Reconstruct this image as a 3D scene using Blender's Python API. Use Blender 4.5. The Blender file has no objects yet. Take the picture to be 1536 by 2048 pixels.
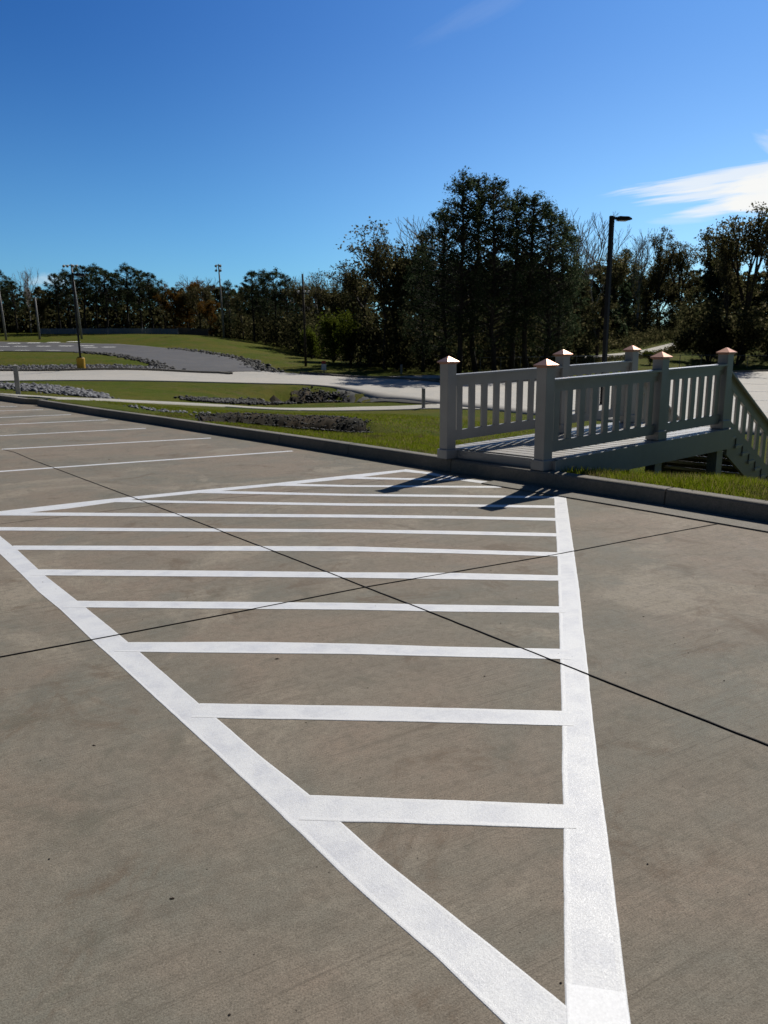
import bpy, bmesh, math, random
import numpy as np
from mathutils import Vector, Matrix, noise as mnoise

# ---------------------------------------------------------------- camera, sky, sun, exposure
SC = bpy.context.scene
COL = SC.collection
F = 1480.0; CH = 1.45; PITCH = math.radians(12.35); ROLL = math.radians(-0.6)
_r0 = np.array([1., 0, 0]); FWD = np.array([0, math.cos(PITCH), -math.sin(PITCH)]); _u0 = np.array([0, math.sin(PITCH), math.cos(PITCH)])
RGT = math.cos(ROLL)*_r0 + math.sin(ROLL)*_u0; UPV = -math.sin(ROLL)*_r0 + math.cos(ROLL)*_u0
CPOS = np.array([0, 0, CH])
cam_d = bpy.data.cameras.new('camera'); cam = bpy.data.objects.new('camera', cam_d); COL.objects.link(cam)
M4 = Matrix(((RGT[0], UPV[0], -FWD[0], 0), (RGT[1], UPV[1], -FWD[1], 0), (RGT[2], UPV[2], -FWD[2], CH), (0, 0, 0, 1)))
cam.matrix_world = M4
cam_d.sensor_fit = 'VERTICAL'; cam_d.sensor_height = 36; cam_d.sensor_width = 27; cam_d.lens = 36*F/2048
cam_d.clip_start = 0.05; cam_d.clip_end = 3000
cam_d.dof.use_dof = True; cam_d.dof.focus_distance = 3.2; cam_d.dof.aperture_fstop = 7.5
SC.camera = cam
SUN_EL = math.radians(41.6); SUN_AZ = math.radians(59.5)      # azimuth counted from +X towards +Y
SUN_DIR = np.array([math.cos(SUN_EL)*math.cos(SUN_AZ), math.cos(SUN_EL)*math.sin(SUN_AZ), math.sin(SUN_EL)])
sun_d = bpy.data.lights.new('sun', 'SUN'); sun_d.energy = 5.0; sun_d.angle = math.radians(0.5); sun_d.color = (1, .95, .87)
sun = bpy.data.objects.new('sun', sun_d); COL.objects.link(sun)
sun.rotation_euler = Vector(-SUN_DIR).to_track_quat('-Z', 'Y').to_euler(); sun.location = (20, 30, 40)
SC.view_settings.view_transform = 'Standard'; SC.view_settings.look = 'None'
SC.view_settings.exposure = 0.0; SC.view_settings.gamma = 1.0
SC.cycles.max_bounces = 6; SC.cycles.diffuse_bounces = 1; SC.cycles.transparent_max_bounces = 8
SKY_STRENGTH = 0.05

def ray(px, py): return RGT*(px-768)/F + UPV*(1024-py)/F + FWD
def un(px, py, z=0.0):
    d = ray(px, py); return CPOS + d*((z-CH)/d[2])
def at(px, py, D):
    d = ray(px, py); return CPOS + d*(D/d[1])

class NT:
    """tiny node helper"""
    def __init__(s, tree): s.t = tree; s.n = tree.nodes; s.l = tree.links
    def new(s, ty, **kw):
        nd = s.n.new(ty)
        for k, v in kw.items(): setattr(nd, k, v)
        return nd
    def put(s, sock, v):
        if isinstance(v, bpy.types.NodeSocket): s.l.new(v, sock)
        elif v is not None: sock.default_value = v
    def math(s, op, a, b=None, c=None, clamp=False):
        nd = s.new('ShaderNodeMath', operation=op, use_clamp=clamp)
        for i, v in enumerate((a, b, c)):
            if v is not None: s.put(nd.inputs[i], v)
        return nd.outputs[0]
    def dot(s, a, b):
        nd = s.new('ShaderNodeVectorMath', operation='DOT_PRODUCT'); s.put(nd.inputs[0], a); s.put(nd.inputs[1], b); return nd.outputs['Value']
    def noise(s, vec, scale, detail=4, rough=.55, dist=0):
        nd = s.new('ShaderNodeTexNoise'); s.put(nd.inputs['Vector'], vec)
        nd.inputs['Scale'].default_value = scale; nd.inputs['Detail'].default_value = detail
        nd.inputs['Roughness'].default_value = rough; nd.inputs['Distortion'].default_value = dist
        return nd.outputs['Fac']
    def ramp(s, fac, lo, hi, a=0.0, b=1.0):
        nd = s.new('ShaderNodeMapRange', interpolation_type='SMOOTHSTEP'); s.put(nd.inputs[0], fac)
        nd.inputs[1].default_value = lo; nd.inputs[2].default_value = hi; nd.inputs[3].default_value = a; nd.inputs[4].default_value = b
        return nd.outputs[0]
    def mix(s, fac, a, b, mode='MIX'):
        nd = s.new('ShaderNodeMix', data_type='RGBA', blend_type=mode)
        s.put(nd.inputs[0], fac)
        for i, v in ((6, a), (7, b)):
            s.put(nd.inputs[i], (*v, 1) if isinstance(v, tuple) and len(v) == 3 else v)
        return nd.outputs[2]
    def mapping(s, vec, scale=(1, 1, 1), rot=(0, 0, 0), loc=(0, 0, 0)):
        nd = s.new('ShaderNodeMapping'); s.put(nd.inputs[0], vec)
        nd.inputs['Scale'].default_value = scale; nd.inputs['Rotation'].default_value = rot; nd.inputs['Location'].default_value = loc
        return nd.outputs[0]
    def bump(s, h, strength, dist):
        nd = s.new('ShaderNodeBump'); s.put(nd.inputs['Height'], h); nd.inputs['Strength'].default_value = strength
        nd.inputs['Distance'].default_value = dist; return nd.outputs[0]

# world: physical sky plus the few thin clouds of the day
W = bpy.data.worlds.new('World'); SC.world = W; W.use_nodes = True
w = NT(W.node_tree); w.n.clear()
sky = w.new('ShaderNodeTexSky', sky_type='NISHITA'); sky.sun_disc = False
sky.sun_elevation = SUN_EL; sky.sun_rotation = math.pi/2 - SUN_AZ
sky.air_density = 1.0; sky.dust_density = 0.8; sky.ozone_density = 3.0; sky.altitude = 200
tc = w.new('ShaderNodeTexCoord').outputs['Generated']
el = w.dot(tc, (0, 0, 1))
tint = w.mix(w.ramp(el, .0, .42), (.82, 1.58, 2.08), (.27, .80, 1.55))
tint = w.mix(w.ramp(el, .45, .95), tint, (.22, .36, .56))  # overhead sky, out of view, dimmed for deeper shade
tint = w.mix(w.ramp(w.dot(tc, (.25, .97, 0)), -.25, .45), (.16, .28, .40), tint)      # unseen sky behind the camera dimmed to cut fill on shaded faces
tint = w.mix(1.0, tint, w.mix(w.ramp(w.dot(tc, tuple(SUN_DIR)), .62, .93), (1., 1., 1.), (1.75, 1.32, 1.2)), 'MULTIPLY')
skyc = w.mix(1.0, sky.outputs[0], tint, 'MULTIPLY')
def cloud(col, px, py, su, sv, tilt, amt, lo, hi, su_l=None, fx=5., fy=42.):
    c = ray(px, py); c = c/np.linalg.norm(c)
    r = np.cross(c, [0, 0, 1]); r /= np.linalg.norm(r); u = np.cross(r, c)
    r2 = math.cos(tilt)*r + math.sin(tilt)*u; u2 = -math.sin(tilt)*r + math.cos(tilt)*u
    a = w.dot(tc, tuple(r2)); b = w.dot(tc, tuple(u2)); fr = w.ramp(w.dot(tc, tuple(c)), .6, .8)
    cb = w.new('ShaderNodeCombineXYZ'); w.put(cb.inputs[0], w.math('MULTIPLY', a, fx)); w.put(cb.inputs[1], w.math('MULTIPLY', b, fy))
    w.put(cb.inputs[2], px*.013)
    n = w.noise(cb.outputs[0], 1.0, 6, .6, .35)
    aa = w.math('ABSOLUTE', w.math('DIVIDE', a, su)); bb = w.math('ABSOLUTE', w.math('DIVIDE', b, sv))
    if su_l:
        neg = w.math('LESS_THAN', a, 0); aa = w.math('ADD', w.math('MULTIPLY', neg, w.math('ABSOLUTE', w.math('DIVIDE', a, su_l))), w.math('MULTIPLY', w.math('SUBTRACT', 1, neg), aa))
    e = w.math('SUBTRACT', 1, w.math('ADD', w.math('POWER', aa, 1.6), w.math('POWER', bb, 1.6)), clamp=True)
    m = w.ramp(w.math('ADD', w.math('MULTIPLY', e, .75), w.math('MULTIPLY_ADD', n, 1.7, -.45)), lo, hi)
    m = w.math('MULTIPLY', w.math('MULTIPLY', m, w.ramp(e, 0, .25)), w.math('MULTIPLY', fr, amt))
    return w.mix(m, col, (19., 19., 18.6))
skyc = cloud(skyc, 1555, 384, .14, .031, .03, .95, .50, .92, .085, 11, 85)
skyc = cloud(skyc, 1480, 350, .13, .014, .05, .75, .52, 1.05, .17, 7, 130)
skyc = cloud(skyc, 1450, 381, .13, .011, .05, .7, .52, 1.05, .14, 7, 130)
skyc = cloud(skyc, 1485, 408, .12, .012, .06, .75, .52, 1.05, .10, 7, 130)
skyc = cloud(skyc, 1370, 437, .05, .008, .0, .2, .45, 1.20, None, 12, 90)
skyc = cloud(skyc, 970, 18, .11, .016, .36, .05, .40, 1.35, None, 7, 60)
skyc = cloud(skyc, 100, 562, .03, .012, .0, .35, .45, 1.2, None, 30, 40)
skyc = cloud(skyc, 1565, 292, .04, .014, -.5, .4, .45, 1.25, None, 14, 60)
bg = w.new('ShaderNodeBackground'); w.put(bg.inputs[0], skyc); bg.inputs[1].default_value = SKY_STRENGTH
wo = w.new('ShaderNodeOutputWorld'); w.l.new(bg.outputs[0], wo.inputs[0])

# ---------------------------------------------------------------- materials
def mat(name):
    m = bpy.data.materials.new(name); m.use_nodes = True; t = NT(m.node_tree); t.n.clear()
    p = t.new('ShaderNodeBsdfPrincipled'); o = t.new('ShaderNodeOutputMaterial'); t.l.new(p.outputs[0], o.inputs[0])
    g = t.new('ShaderNodeNewGeometry').outputs['Position']
    return m, t, p, g, o
def simple(name, col, rough=.6, metal=0., var=.12, scale=6., spec=.4, bump=.0):
    m, t, p, g, o = mat(name)
    n = t.noise(g, scale, 5)
    c = t.mix(n, tuple(v*(1-var) for v in col), tuple(v*(1+var) for v in col))
    t.put(p.inputs['Base Color'], c); p.inputs['Roughness'].default_value = rough; p.inputs['Metallic'].default_value = metal
    p.inputs['Specular IOR Level'].default_value = spec
    if bump: t.put(p.inputs['Normal'], t.bump(t.noise(g, scale*12, 4), .4, bump))
    return m
J2A, J2B = un(0, 1315), un(1450, 1045)
BROOM = math.atan2(J2B[1]-J2A[1], J2B[0]-J2A[0])
def concrete(name, base, warm, cool, broom=None, rough=.72, speck=True, spec=.2, slabs=False):
    m, t, p, g, o = mat(name)
    big = t.noise(g, .55, 5, .62, .4); mid = t.noise(g, 3.1, 7, .68, .6); fine = t.noise(g, 210, 3, .7); med = t.noise(g, 26, 6, .72, .4)
    c = t.mix(t.ramp(big, .40, .60), cool, warm)
    c = t.mix(t.ramp(mid, .36, .66, 0, .6), c, base)
    if slabs:      # chalky, oily and rusty areas worn into the slabs
        c = t.mix(t.ramp(t.noise(g, .75, 6, .66, .7), .52, .64, 0, .75), c, (.335, .292, .226))
        c = t.mix(t.ramp(t.noise(t.mapping(g, loc=(9, 4, 0)), 1.9, 7, .72, .9), .54, .68, 0, .70), c, (.140, .100, .068))
        c = t.mix(t.ramp(t.noise(t.mapping(g, loc=(2, 8, 0)), 2.6, 7, .72, .9), .54, .70, 0, .55), c, (.118, .115, .088))
    c = t.mix(t.ramp(med, .42, .70, 0, .55), c, tuple(v*.60 for v in base))
    c = t.mix(t.ramp(t.noise(g, 11, 5, .7, .8), .50, .74, 0, .45), c, tuple(v*1.28 for v in base))
    blot = t.ramp(t.noise(g, 1.3, 8, .74, 1.2), .54, .70)
    c = t.mix(t.math('MULTIPLY', blot, .42), c, tuple(v*.55 for v in base))
    if broom is not None:
        lv = t.mapping(g, (1, 1, 1), (0, 0, -broom))
        st = t.noise(t.mapping(lv, (1.2, 95, 1)), 1.0, 5, .7); st2 = t.noise(t.mapping(lv, (1.1, 16, 1), loc=(3, 7, 0)), 1.0, 7, .74)
        gate = t.ramp(t.noise(g, .9, 4, .6), .40, .62)
        c = t.mix(t.ramp(st2, .50, .68, 0, .42), c, tuple(v*.58 for v in base))
        c = t.mix(t.math('MULTIPLY', t.math('MULTIPLY', t.ramp(st, .57, .68), gate), .80), c, tuple(v*.34 for v in base))
        c = t.mix(t.math('MULTIPLY', t.math('MULTIPLY', t.ramp(st, .42, .32), gate), .40), c, tuple(v*1.35 for v in base))
        h = t.math('ADD', t.math('MULTIPLY', st, 1.2), t.math('MULTIPLY', fine, .7))
    else: h = fine
    c = t.mix(t.ramp(fine, .46, .66, 0, .62), c, tuple(v*.42 for v in base))
    c = t.mix(t.ramp(t.noise(g, 75, 5, .75), .50, .70, 0, .50), c, tuple(v*.5 for v in base))
    c = t.mix(t.ramp(fine, .44, .28, 0, .55), c, tuple(v*1.6 for v in base))
    if speck:
        vo = t.new('ShaderNodeTexVoronoi'); t.put(vo.inputs['Vector'], g); vo.inputs['Scale'].default_value = 24; vo.inputs['Randomness'].default_value = 1
        sel = t.math('GREATER_THAN', t.noise(g, 7.3, 2), .60)
        c = t.mix(t.math('MULTIPLY', t.math('LESS_THAN', vo.outputs['Distance'], .07), t.math('MULTIPLY', sel, .7)), c, (.03, .025, .02))
    t.put(p.inputs['Base Color'], c); t.put(p.inputs['Roughness'], t.ramp(mid, .2, .8, rough-.04, rough+.10))
    p.inputs['Specular IOR Level'].default_value = spec
    t.put(p.inputs['Normal'], t.bump(h, .6, .004))
    return m
M = {}
M['lot'] = concrete('lot_concrete', (.238, .206, .160), (.266, .211, .160), (.186, .180, .146), BROOM, slabs=True, spec=.08)
M['curb'] = concrete('curb_concrete', (.25, .235, .20), (.26, .235, .20), (.18, .172, .15), None, .85, False, .1)
M['road'] = concrete('road_concrete', (.46, .435, .385), (.48, .445, .39), (.41, .395, .36), None, .8, False)
M['path'] = concrete('path_concrete', (.42, .40, .345), (.43, .40, .34), (.37, .36, .32), None, .8, False)
M['slope'] = concrete('slope_concrete_shade_tint', (.085, .085, .08), (.095, .09, .08), (.07, .072, .07), None, .9, False, .05)  # shade on the concrete slope is put into this dark colour
M['asphalt'] = concrete('asphalt', (.105, .103, .105), (.12, .115, .112), (.085, .085, .09), None, .85, False)
M['joint'] = simple('joint_sealant', (.012, .011, .010), .9, var=.4, scale=60)
M['joint_faint'] = simple('joint_stain', (.085, .062, .046), .9, var=.3, scale=40)

def paint_mat():
    m, t, p, g, o = mat('white_line_paint')
    at_ = t.new('ShaderNodeAttribute', attribute_name='edge').outputs['Fac']
    v = t.mapping(t.mapping(g, (1, 1, 1), (0, 0, -BROOM)), (2.2, 120, 1)); st = t.noise(v, 1, 5, .7)
    gr = t.noise(g, 260, 3, .75); mid = t.noise(g, 7, 5, .65)
    thin = t.math('MULTIPLY', t.math('SUBTRACT', 1, at_), t.math('ADD', t.math('MULTIPLY', st, .30), t.math('MULTIPLY', mid, .75)))
    c = t.mix(t.ramp(thin, .42, .75), (.685, .685, .675), (.53, .537, .56))
    c = t.mix(t.ramp(gr, .52, .72, 0, .55), c, (.34, .34, .35))
    t.put(p.inputs['Base Color'], c); p.inputs['Specular IOR Level'].default_value = .3
    t.put(p.inputs['Roughness'], t.ramp(t.noise(g, 420, 2), .35, .7, .32, .75))
    t.put(p.inputs['Normal'], t.bump(t.math('ADD', gr, t.math('MULTIPLY', t.noise(g, 90, 3), .8)), .45, .0022))
    return m
M['paint'] = paint_mat()
M['paint2'] = simple('second_coat_paint', (.80, .80, .79), .42, var=.22, scale=150, bump=.0016)
M['faded'] = simple('faded_line_paint', (.80, .79, .74), .7, var=.10, scale=9)
def grey_paint(name, col):
    m, t, p, g, o = mat(name)
    n = t.noise(g, 2.4, 5, .6); v = t.noise(t.mapping(g, (30, 30, 2.5)), 1, 4)
    c = t.mix(t.ramp(n, .3, .75), col, tuple(v_*.84 for v_ in col)); c = t.mix(t.ramp(v, .55, .8, 0, .25), c, tuple(v_*.68 for v_ in col))
    t.put(p.inputs['Base Color'], c); p.inputs['Roughness'].default_value = .34; p.inputs['Specular IOR Level'].default_value = .45
    t.put(p.inputs['Normal'], t.bump(v, .25, .003)); return m
M['grey'] = grey_paint('grey_painted_wood', (.36, .35, .325))
M['plank'] = grey_paint('grey_deck_boards', (.41, .385, .34))
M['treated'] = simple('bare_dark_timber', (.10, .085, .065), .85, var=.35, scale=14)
M['copper'] = simple('copper_cap', (.47, .26, .18), .48, 1.0, var=.12, scale=30, spec=.5)
M['bronze'] = simple('dark_bronze_metal', (.010, .010, .011), .6, 0, var=.1, spec=.25)
M['yellow'] = simple('yellow_paint', (.62, .36, .03), .6, var=.18, scale=5)
M['greypole'] = simple('weathered_grey_pole', (.30, .29, .27), .8, var=.25, scale=5)
M['woodpole'] = simple('brown_utility_pole', (.055, .045, .036), .9, var=.3, scale=4)
M['white'] = simple('white_sign_paint', (.75, .75, .74), .5, var=.05)
M['red'] = simple('red_sign_paint', (.42, .04, .03), .5, var=.1)
M['fence'] = simple('pale_fence_paint', (.26, .29, .33), .7, var=.15, scale=2)
M['fencewood'] = simple('brown_fence_boards', (.11, .095, .08), .85, var=.3, scale=4)
M['wire'] = simple('galvanised_wire', (.16, .165, .16), .5, .5, var=.1)
M['glass'] = simple('lamp_lens', (.30, .30, .28), .25, var=.05)
M['insul'] = simple('white_porcelain', (.7, .7, .68), .3, var=.05)

def grass_ground():
    m, t, p, g, o = mat('grass_ground')
    a = t.noise(g, .22, 5, .6, .5); b = t.noise(g, 1.6, 6, .65, .5); f = t.noise(g, 22, 5, .75)
    c = t.mix(t.ramp(a, .36, .66), (.080, .104, .012), (.124, .112, .022))
    c = t.mix(t.ramp(b, .44, .76), c, (.050, .078, .008))
    c = t.mix(t.ramp(t.noise(g, .62, 6, .7, .9), .51, .68, 0, .8), c, (.125, .100, .042))
    c = t.mix(t.ramp(f, .40, .72, 0, .75), c, (.022, .030, .006))
    t.put(p.inputs['Base Color'], c); p.inputs['Roughness'].default_value = .9; p.inputs['Specular IOR Level'].default_value = .02
    t.put(p.inputs['Normal'], t.bump(t.math('ADD', f, b), .8, .06)); return m
M['ground'] = grass_ground()
def leafmat(name, cols, trans=.45, per='isl'):
    m, t, p, g, o = mat(name); t.n.remove(p)
    gi = t.new('ShaderNodeNewGeometry'); r = gi.outputs['Random Per Island']
    n = t.noise(g, .9, 3)
    c = t.mix(t.math('ADD', t.math('MULTIPLY', r, .7), t.math('MULTIPLY', n, .3)), cols[0], cols[1])
    c = t.mix(t.ramp(r, .72, .98), c, cols[2])  # palest share; on tree leaves its colour stands in for glints
    if name == 'grass_blades':
        c = t.mix(t.ramp(t.noise(g, 1.7, 5, .7, .6), .50, .62, 0, .75), c, t.mix(r, (.075, .055, .030), (.17, .13, .075)))
    d = t.new('ShaderNodeBsdfDiffuse'); tr = t.new('ShaderNodeBsdfTranslucent'); mx = t.new('ShaderNodeMixShader')
    t.put(d.inputs[0], c); t.put(tr.inputs[0], c); mx.inputs[0].default_value = trans
    t.l.new(d.outputs[0], mx.inputs[1]); t.l.new(tr.outputs[0], mx.inputs[2]); t.l.new(mx.outputs[0], o.inputs[0]); return m
M['blade'] = leafmat('grass_blades', ((.10, .155, .006), (.20, .215, .014), (.26, .21, .08)), .5)
M['pine'] = leafmat('pine_needles', ((.022, .036, .019), (.052, .076, .034), (.13, .14, .085)), .45)
M['oak'] = leafmat('brown_green_leaves', ((.042, .050, .018), (.100, .084, .036), (.22, .19, .11)), .5)
M['autumn'] = leafmat('orange_autumn_leaves', ((.075, .045, .012), (.18, .080, .016), (.18, .12, .03)), .45)
M['bright'] = leafmat('yellow_green_leaves', ((.050, .066, .010), (.095, .115, .014), (.13, .15, .025)), .45)
M['under'] = leafmat('undergrowth_leaves', ((.030, .036, .016), (.075, .070, .030), (.16, .14, .07)), .45)
M['bark'] = simple('dark_bark', (.030, .026, .022), .95, var=.35, scale=3)
M['palebark'] = simple('pale_grey_bark', (.30, .28, .26), .95, var=.25, scale=3)
def rockmat(name, a, b):
    m, t, p, g, o = mat(name)
    r = t.new('ShaderNodeNewGeometry').outputs['Random Per Island']
    c = t.mix(r, a, b); c = t.mix(t.ramp(t.noise(g, 9, 5), .4, .75, 0, .5), c, tuple(v*.5 for v in a))
    t.put(p.inputs['Base Color'], c); p.inputs['Roughness'].default_value = .85; return m
M['rock'] = rockmat('grey_riprap', (.050, .053, .062), (.21, .21, .22))
M['darkrock'] = rockmat('dark_riprap', (.016, .017, .017), (.060, .058, .052))

# ---------------------------------------------------------------- mesh helpers
class MB:
    def __init__(s): s.v = []; s.f = []
    def add(s, vs, fs):
        o = len(s.v); s.v += [tuple(float(c) for c in q) for q in vs]; s.f += [tuple(i+o for i in q) for q in fs]; return s
    def box(s, c, size, ax=None):
        """box centred at c; ax = three unit axes"""
        ax = ax or ((1, 0, 0), (0, 1, 0), (0, 0, 1)); ax = [np.array(a, float) for a in ax]; c = np.array(c, float); vs = []
        for k in (-1, 1):
            for j in (-1, 1):
                for i in (-1, 1): vs.append(c + ax[0]*i*size[0]/2 + ax[1]*j*size[1]/2 + ax[2]*k*size[2]/2)
        return s.add(vs, [(0, 2, 3, 1), (4, 5, 7, 6), (0, 1, 5, 4), (2, 6, 7, 3), (0, 4, 6, 2), (1, 3, 7, 5)])
    def beam(s, a, b, wd, ht, side):
        """board from a to b, vertical height ht, its ends cut plumb; side = horizontal unit normal"""
        a = np.array(a, float); b = np.array(b, float); n = np.array(side, float); z = np.array([0, 0, ht/2]); vs = []
        for q in (a, b):
            for sg in (-1, 1):
                for k in (-1, 1): vs.append(q + n*sg*wd/2 + z*k)
        return s.add(vs, [(0, 1, 3, 2), (4, 6, 7, 5), (0, 4, 5, 1), (2, 3, 7, 6), (1, 5, 7, 3), (0, 2, 6, 4)])
    def tube(s, pts, rad, n=8, cap=True):
        pts = [np.array(p, float) for p in pts]; rings = []
        for i, p in enumerate(pts):
            d = pts[min(i+1, len(pts)-1)] - pts[max(i-1, 0)]; d = d/ (np.linalg.norm(d)+1e-9)
            u = np.cross(d, [0, 0, 1.] if abs(d[2]) < .9 else [1., 0, 0]); u /= np.linalg.norm(u); v = np.cross(d, u)
            rings.append([p + rad[i]*(math.cos(2*math.pi*k/n)*u + math.sin(2*math.pi*k/n)*v) for k in range(n)])
        vs = [q for r in rings for q in r]; fs = []
        for i in range(len(pts)-1):
            for k in range(n): fs.append((i*n+k, i*n+(k+1) % n, (i+1)*n+(k+1) % n, (i+1)*n+k))
        if cap: fs += [tuple(range(n-1, -1, -1)), tuple((len(pts)-1)*n+k for k in range(n))]
        return s.add(vs, fs)
    def build(s, name, m, parent=None, smooth=False, bevel=0):
        me = bpy.data.meshes.new(name); me.from_pydata(s.v, [], s.f); me.update()
        if not smooth or bevel:
            bm = bmesh.new(); bm.from_mesh(me); bmesh.ops.recalc_face_normals(bm, faces=bm.faces)
            if bevel: bmesh.ops.bevel(bm, geom=list(bm.edges), offset=bevel, segments=1, affect='EDGES')
            bm.to_mesh(me); bm.free()
        if smooth: me.polygons.foreach_set('use_smooth', [True]*len(me.polygons))
        me.materials.append(m); o = bpy.data.objects.new(name, me); COL.objects.link(o)
        if parent: o.parent = parent
        return o
def fastmesh(name, V, Fc, m, k, parent=None, smooth=False):
    me = bpy.data.meshes.new(name); nv, nf = len(V), len(Fc)
    me.vertices.add(nv); me.vertices.foreach_set('co', np.asarray(V, np.float32).ravel())
    me.loops.add(nf*k); me.loops.foreach_set('vertex_index', np.asarray(Fc, np.int32).ravel())
    me.polygons.add(nf); me.polygons.foreach_set('loop_start', np.arange(0, nf*k, k, dtype=np.int32))
    me.update(calc_edges=True)
    if smooth: me.polygons.foreach_set('use_smooth', np.ones(nf, bool))
    me.materials.append(m); o = bpy.data.objects.new(name, me); COL.objects.link(o)
    if parent: o.parent = parent
    return o
def tag(o, label=None, cat=None, group=None, kind=None):
    for k, v in (('label', label), ('category', cat), ('group', group), ('kind', kind)):
        if v: o[k] = v
    return o
def empty(name, loc, label, cat, group=None, rz=0):
    o = bpy.data.objects.new(name, None); COL.objects.link(o); o.location = tuple(float(c) for c in loc); o.rotation_euler.z = rz
    o.empty_display_size = .2; return tag(o, label, cat, group)
def resample(P, step):
    P = np.asarray(P, float); d = np.r_[0, np.cumsum(np.linalg.norm(np.diff(P, axis=0), axis=1))]
    n = max(2, int(d[-1]/step)+1); s = np.linspace(0, d[-1], n)
    return np.stack([np.interp(s, d, P[:, k]) for k in range(P.shape[1])], 1)
def resample_n(P, n):
    P = np.asarray(P, float); d = np.r_[0, np.cumsum(np.linalg.norm(np.diff(P, axis=0), axis=1))]; s = np.linspace(0, d[-1], n)
    return np.stack([np.interp(s, d, P[:, k]) for k in range(P.shape[1])], 1)

# ---------------------------------------------------------------- kerb line and terrain
CURB_PX = [(75, 811), (200, 832), (320, 850), (430, 868), (560, 888), (700, 911), (900, 944), (1000, 960), (1100, 976), (1200, 990), (1331, 1012), (1430, 1029), (1536, 1046)]
CURB = [un(*c)[:2] for c in CURB_PX]
d_ = (CURB[-1]-CURB[-3]); d_ /= np.linalg.norm(d_)
CURB = resample(CURB + [CURB[-1]+d_*1.5, CURB[-1]+d_*5+np.array([.9, .3]), CURB[-1]+d_*12+np.array([4, 2.])], .5)
for _ in range(3): CURB[1:-1] = (CURB[:-2]+CURB[1:-1]*2+CURB[2:])/4
c0 = CURB[0]; CURB2 = np.array([un(-260, 768)[:2], un(-120, 783)[:2], un(0, 801)[:2], un(50, 808)[:2], un(86, 809.5)[:2]])
LINE = np.vstack([np.array([[-60, 62]]), CURB2[:3], CURB[1:], [[30, -14]]])
def sdist(X, Y):
    """signed distance to the kerb line, positive on the grass side"""
    best = np.full(X.shape, 1e9); sg = np.zeros(X.shape)
    for a, b in zip(LINE[:-1], LINE[1:]):
        e = b-a; L2 = e@e; t = np.clip(((X-a[0])*e[0]+(Y-a[1])*e[1])/L2, 0, 1)
        dx = X-a[0]-t*e[0]; dy = Y-a[1]-t*e[1]; d = np.hypot(dx, dy)
        s = np.sign(e[0]*(Y-a[1])-e[1]*(X-a[0])); m = d < best-1e-9
        best = np.where(m, d, best); sg = np.where(m, s, sg)
    return best*sg
CTRL = [(37, 790, 26), (-200, 780, 28), (-500, 775, 30), (110, 797, 24), (200, 801, 26.5), (300, 806, 29), (450, 813, 33), (600, 820, 35.5), (720, 819, 37), (847, 817, 38), (873, 807, 39.5),
 (100, 780, 31), (0, 770, 34), (150, 788, 29.5), (300, 785, 36), (500, 807, 37.5), (500, 790, 41), (400, 775, 42),
 (450, 848, 14.4), (450, 827, 17), (600, 868, 13), (600, 836, 18), (600, 828, 25), (735, 874, 12.5), (735, 838, 17), (735, 830, 24), (350, 826, 19), (260, 812, 23),
 (850, 870, 13), (850, 838, 21), (850, 826, 29), (640, 803, 40), (760, 806, 40), (640, 775, 45.5),
 (-300, 767, 44), (100, 762, 45), (300, 763, 46), (600, 770, 47), (706, 783, 45), (960, 818, 36.5), (1060, 830, 33), (1300, 852, 28), (1536, 872, 24.5), (1800, 900, 22), (2300, 930, 20),
 (-300, 747, 57), (100, 745, 57), (435, 750, 58), (600, 750, 62), (700, 757, 60), (900, 770, 52), (1000, 768, 53), (1150, 760, 60), (1250, 751, 70), (1536, 744, 76), (1900, 742, 80), (2400, 742, 80),
 (640, 752, 61), (890, 756, 56.5), (890, 751, 61), (640, 748, 66),
 (0, 703, 85), (-400, 703, 85), (160, 705, 82), (240, 712, 74), (300, 728, 63), (345, 743, 58), (0, 685, 115), (-400, 685, 115), (240, 690, 105), (330, 697, 95), (480, 720, 75), (520, 742, 60),
 (100, 739, 58.5), (100, 728, 62), (200, 727, 62), (-300, 739, 58.5), (-300, 728, 62), (100, 713, 70),
 (0, 672, 125), (-400, 672, 125), (250, 671, 120), (380, 674, 112), (450, 674, 125), (520, 688, 118), (500, 702, 92), (600, 713, 88), (700, 737, 72), (600, 728, 74), (650, 728, 100),
 (0, 666, 140), (-400, 666, 140), (300, 668, 138), (600, 700, 128), (800, 745, 68), (1000, 747, 66), (1130, 724, 84), (1265, 710, 92), (1385, 682, 112), (1300, 715, 93), (1500, 712, 95), (1536, 738, 80), (1700, 700, 100), (2300, 690, 110),
 (-500, 660, 300), (400, 660, 300), (1000, 665, 300), (1500, 645, 300), (2300, 640, 300), (-500, 685, 700), (768, 685, 700), (2300, 670, 700)]
CP = [at(*c) for c in CTRL]
for q in CURB[::4]: CP.append(np.array([q[0]+.22, q[1]+.22, .12]))
# falling ground under and beside the ramp and its steps
for x, y, z in ((2.3, 8.7, .0), (3.4, 7.3, .15), (4.2, 6.7, .14), (5.2, 6.1, .1), (1.2, 9.6, .03), (2.9, 9.4, -.22), (4.2, 8.8, -.35), (5.4, 8.2, -.38), (4.7, 10.2, -.75), (6.3, 9.7, -.85), (6.7, 11.8, -1.12), (3.6, 11.4, -.62), (2.2, 11.3, -.28), (8.6, 11.4, -1.15), (8.6, 15.5, -1.5), (5.5, 16, -1.35), (1.5, 15, -.45), (11, 19, -1.6), (6.6, 5.2, .0)): CP.append(np.array([x, y, z]))
CP = np.array(CP)
def _uv(X, Y): return np.stack([X/np.maximum(Y, 3)*3.0, 2.6*np.log(np.maximum(Y, 3))], -1)
_pu = _uv(CP[:, 0], CP[:, 1]); _D = np.sqrt(((_pu[:, None]-_pu[None])**2).sum(-1)+.03)
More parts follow.
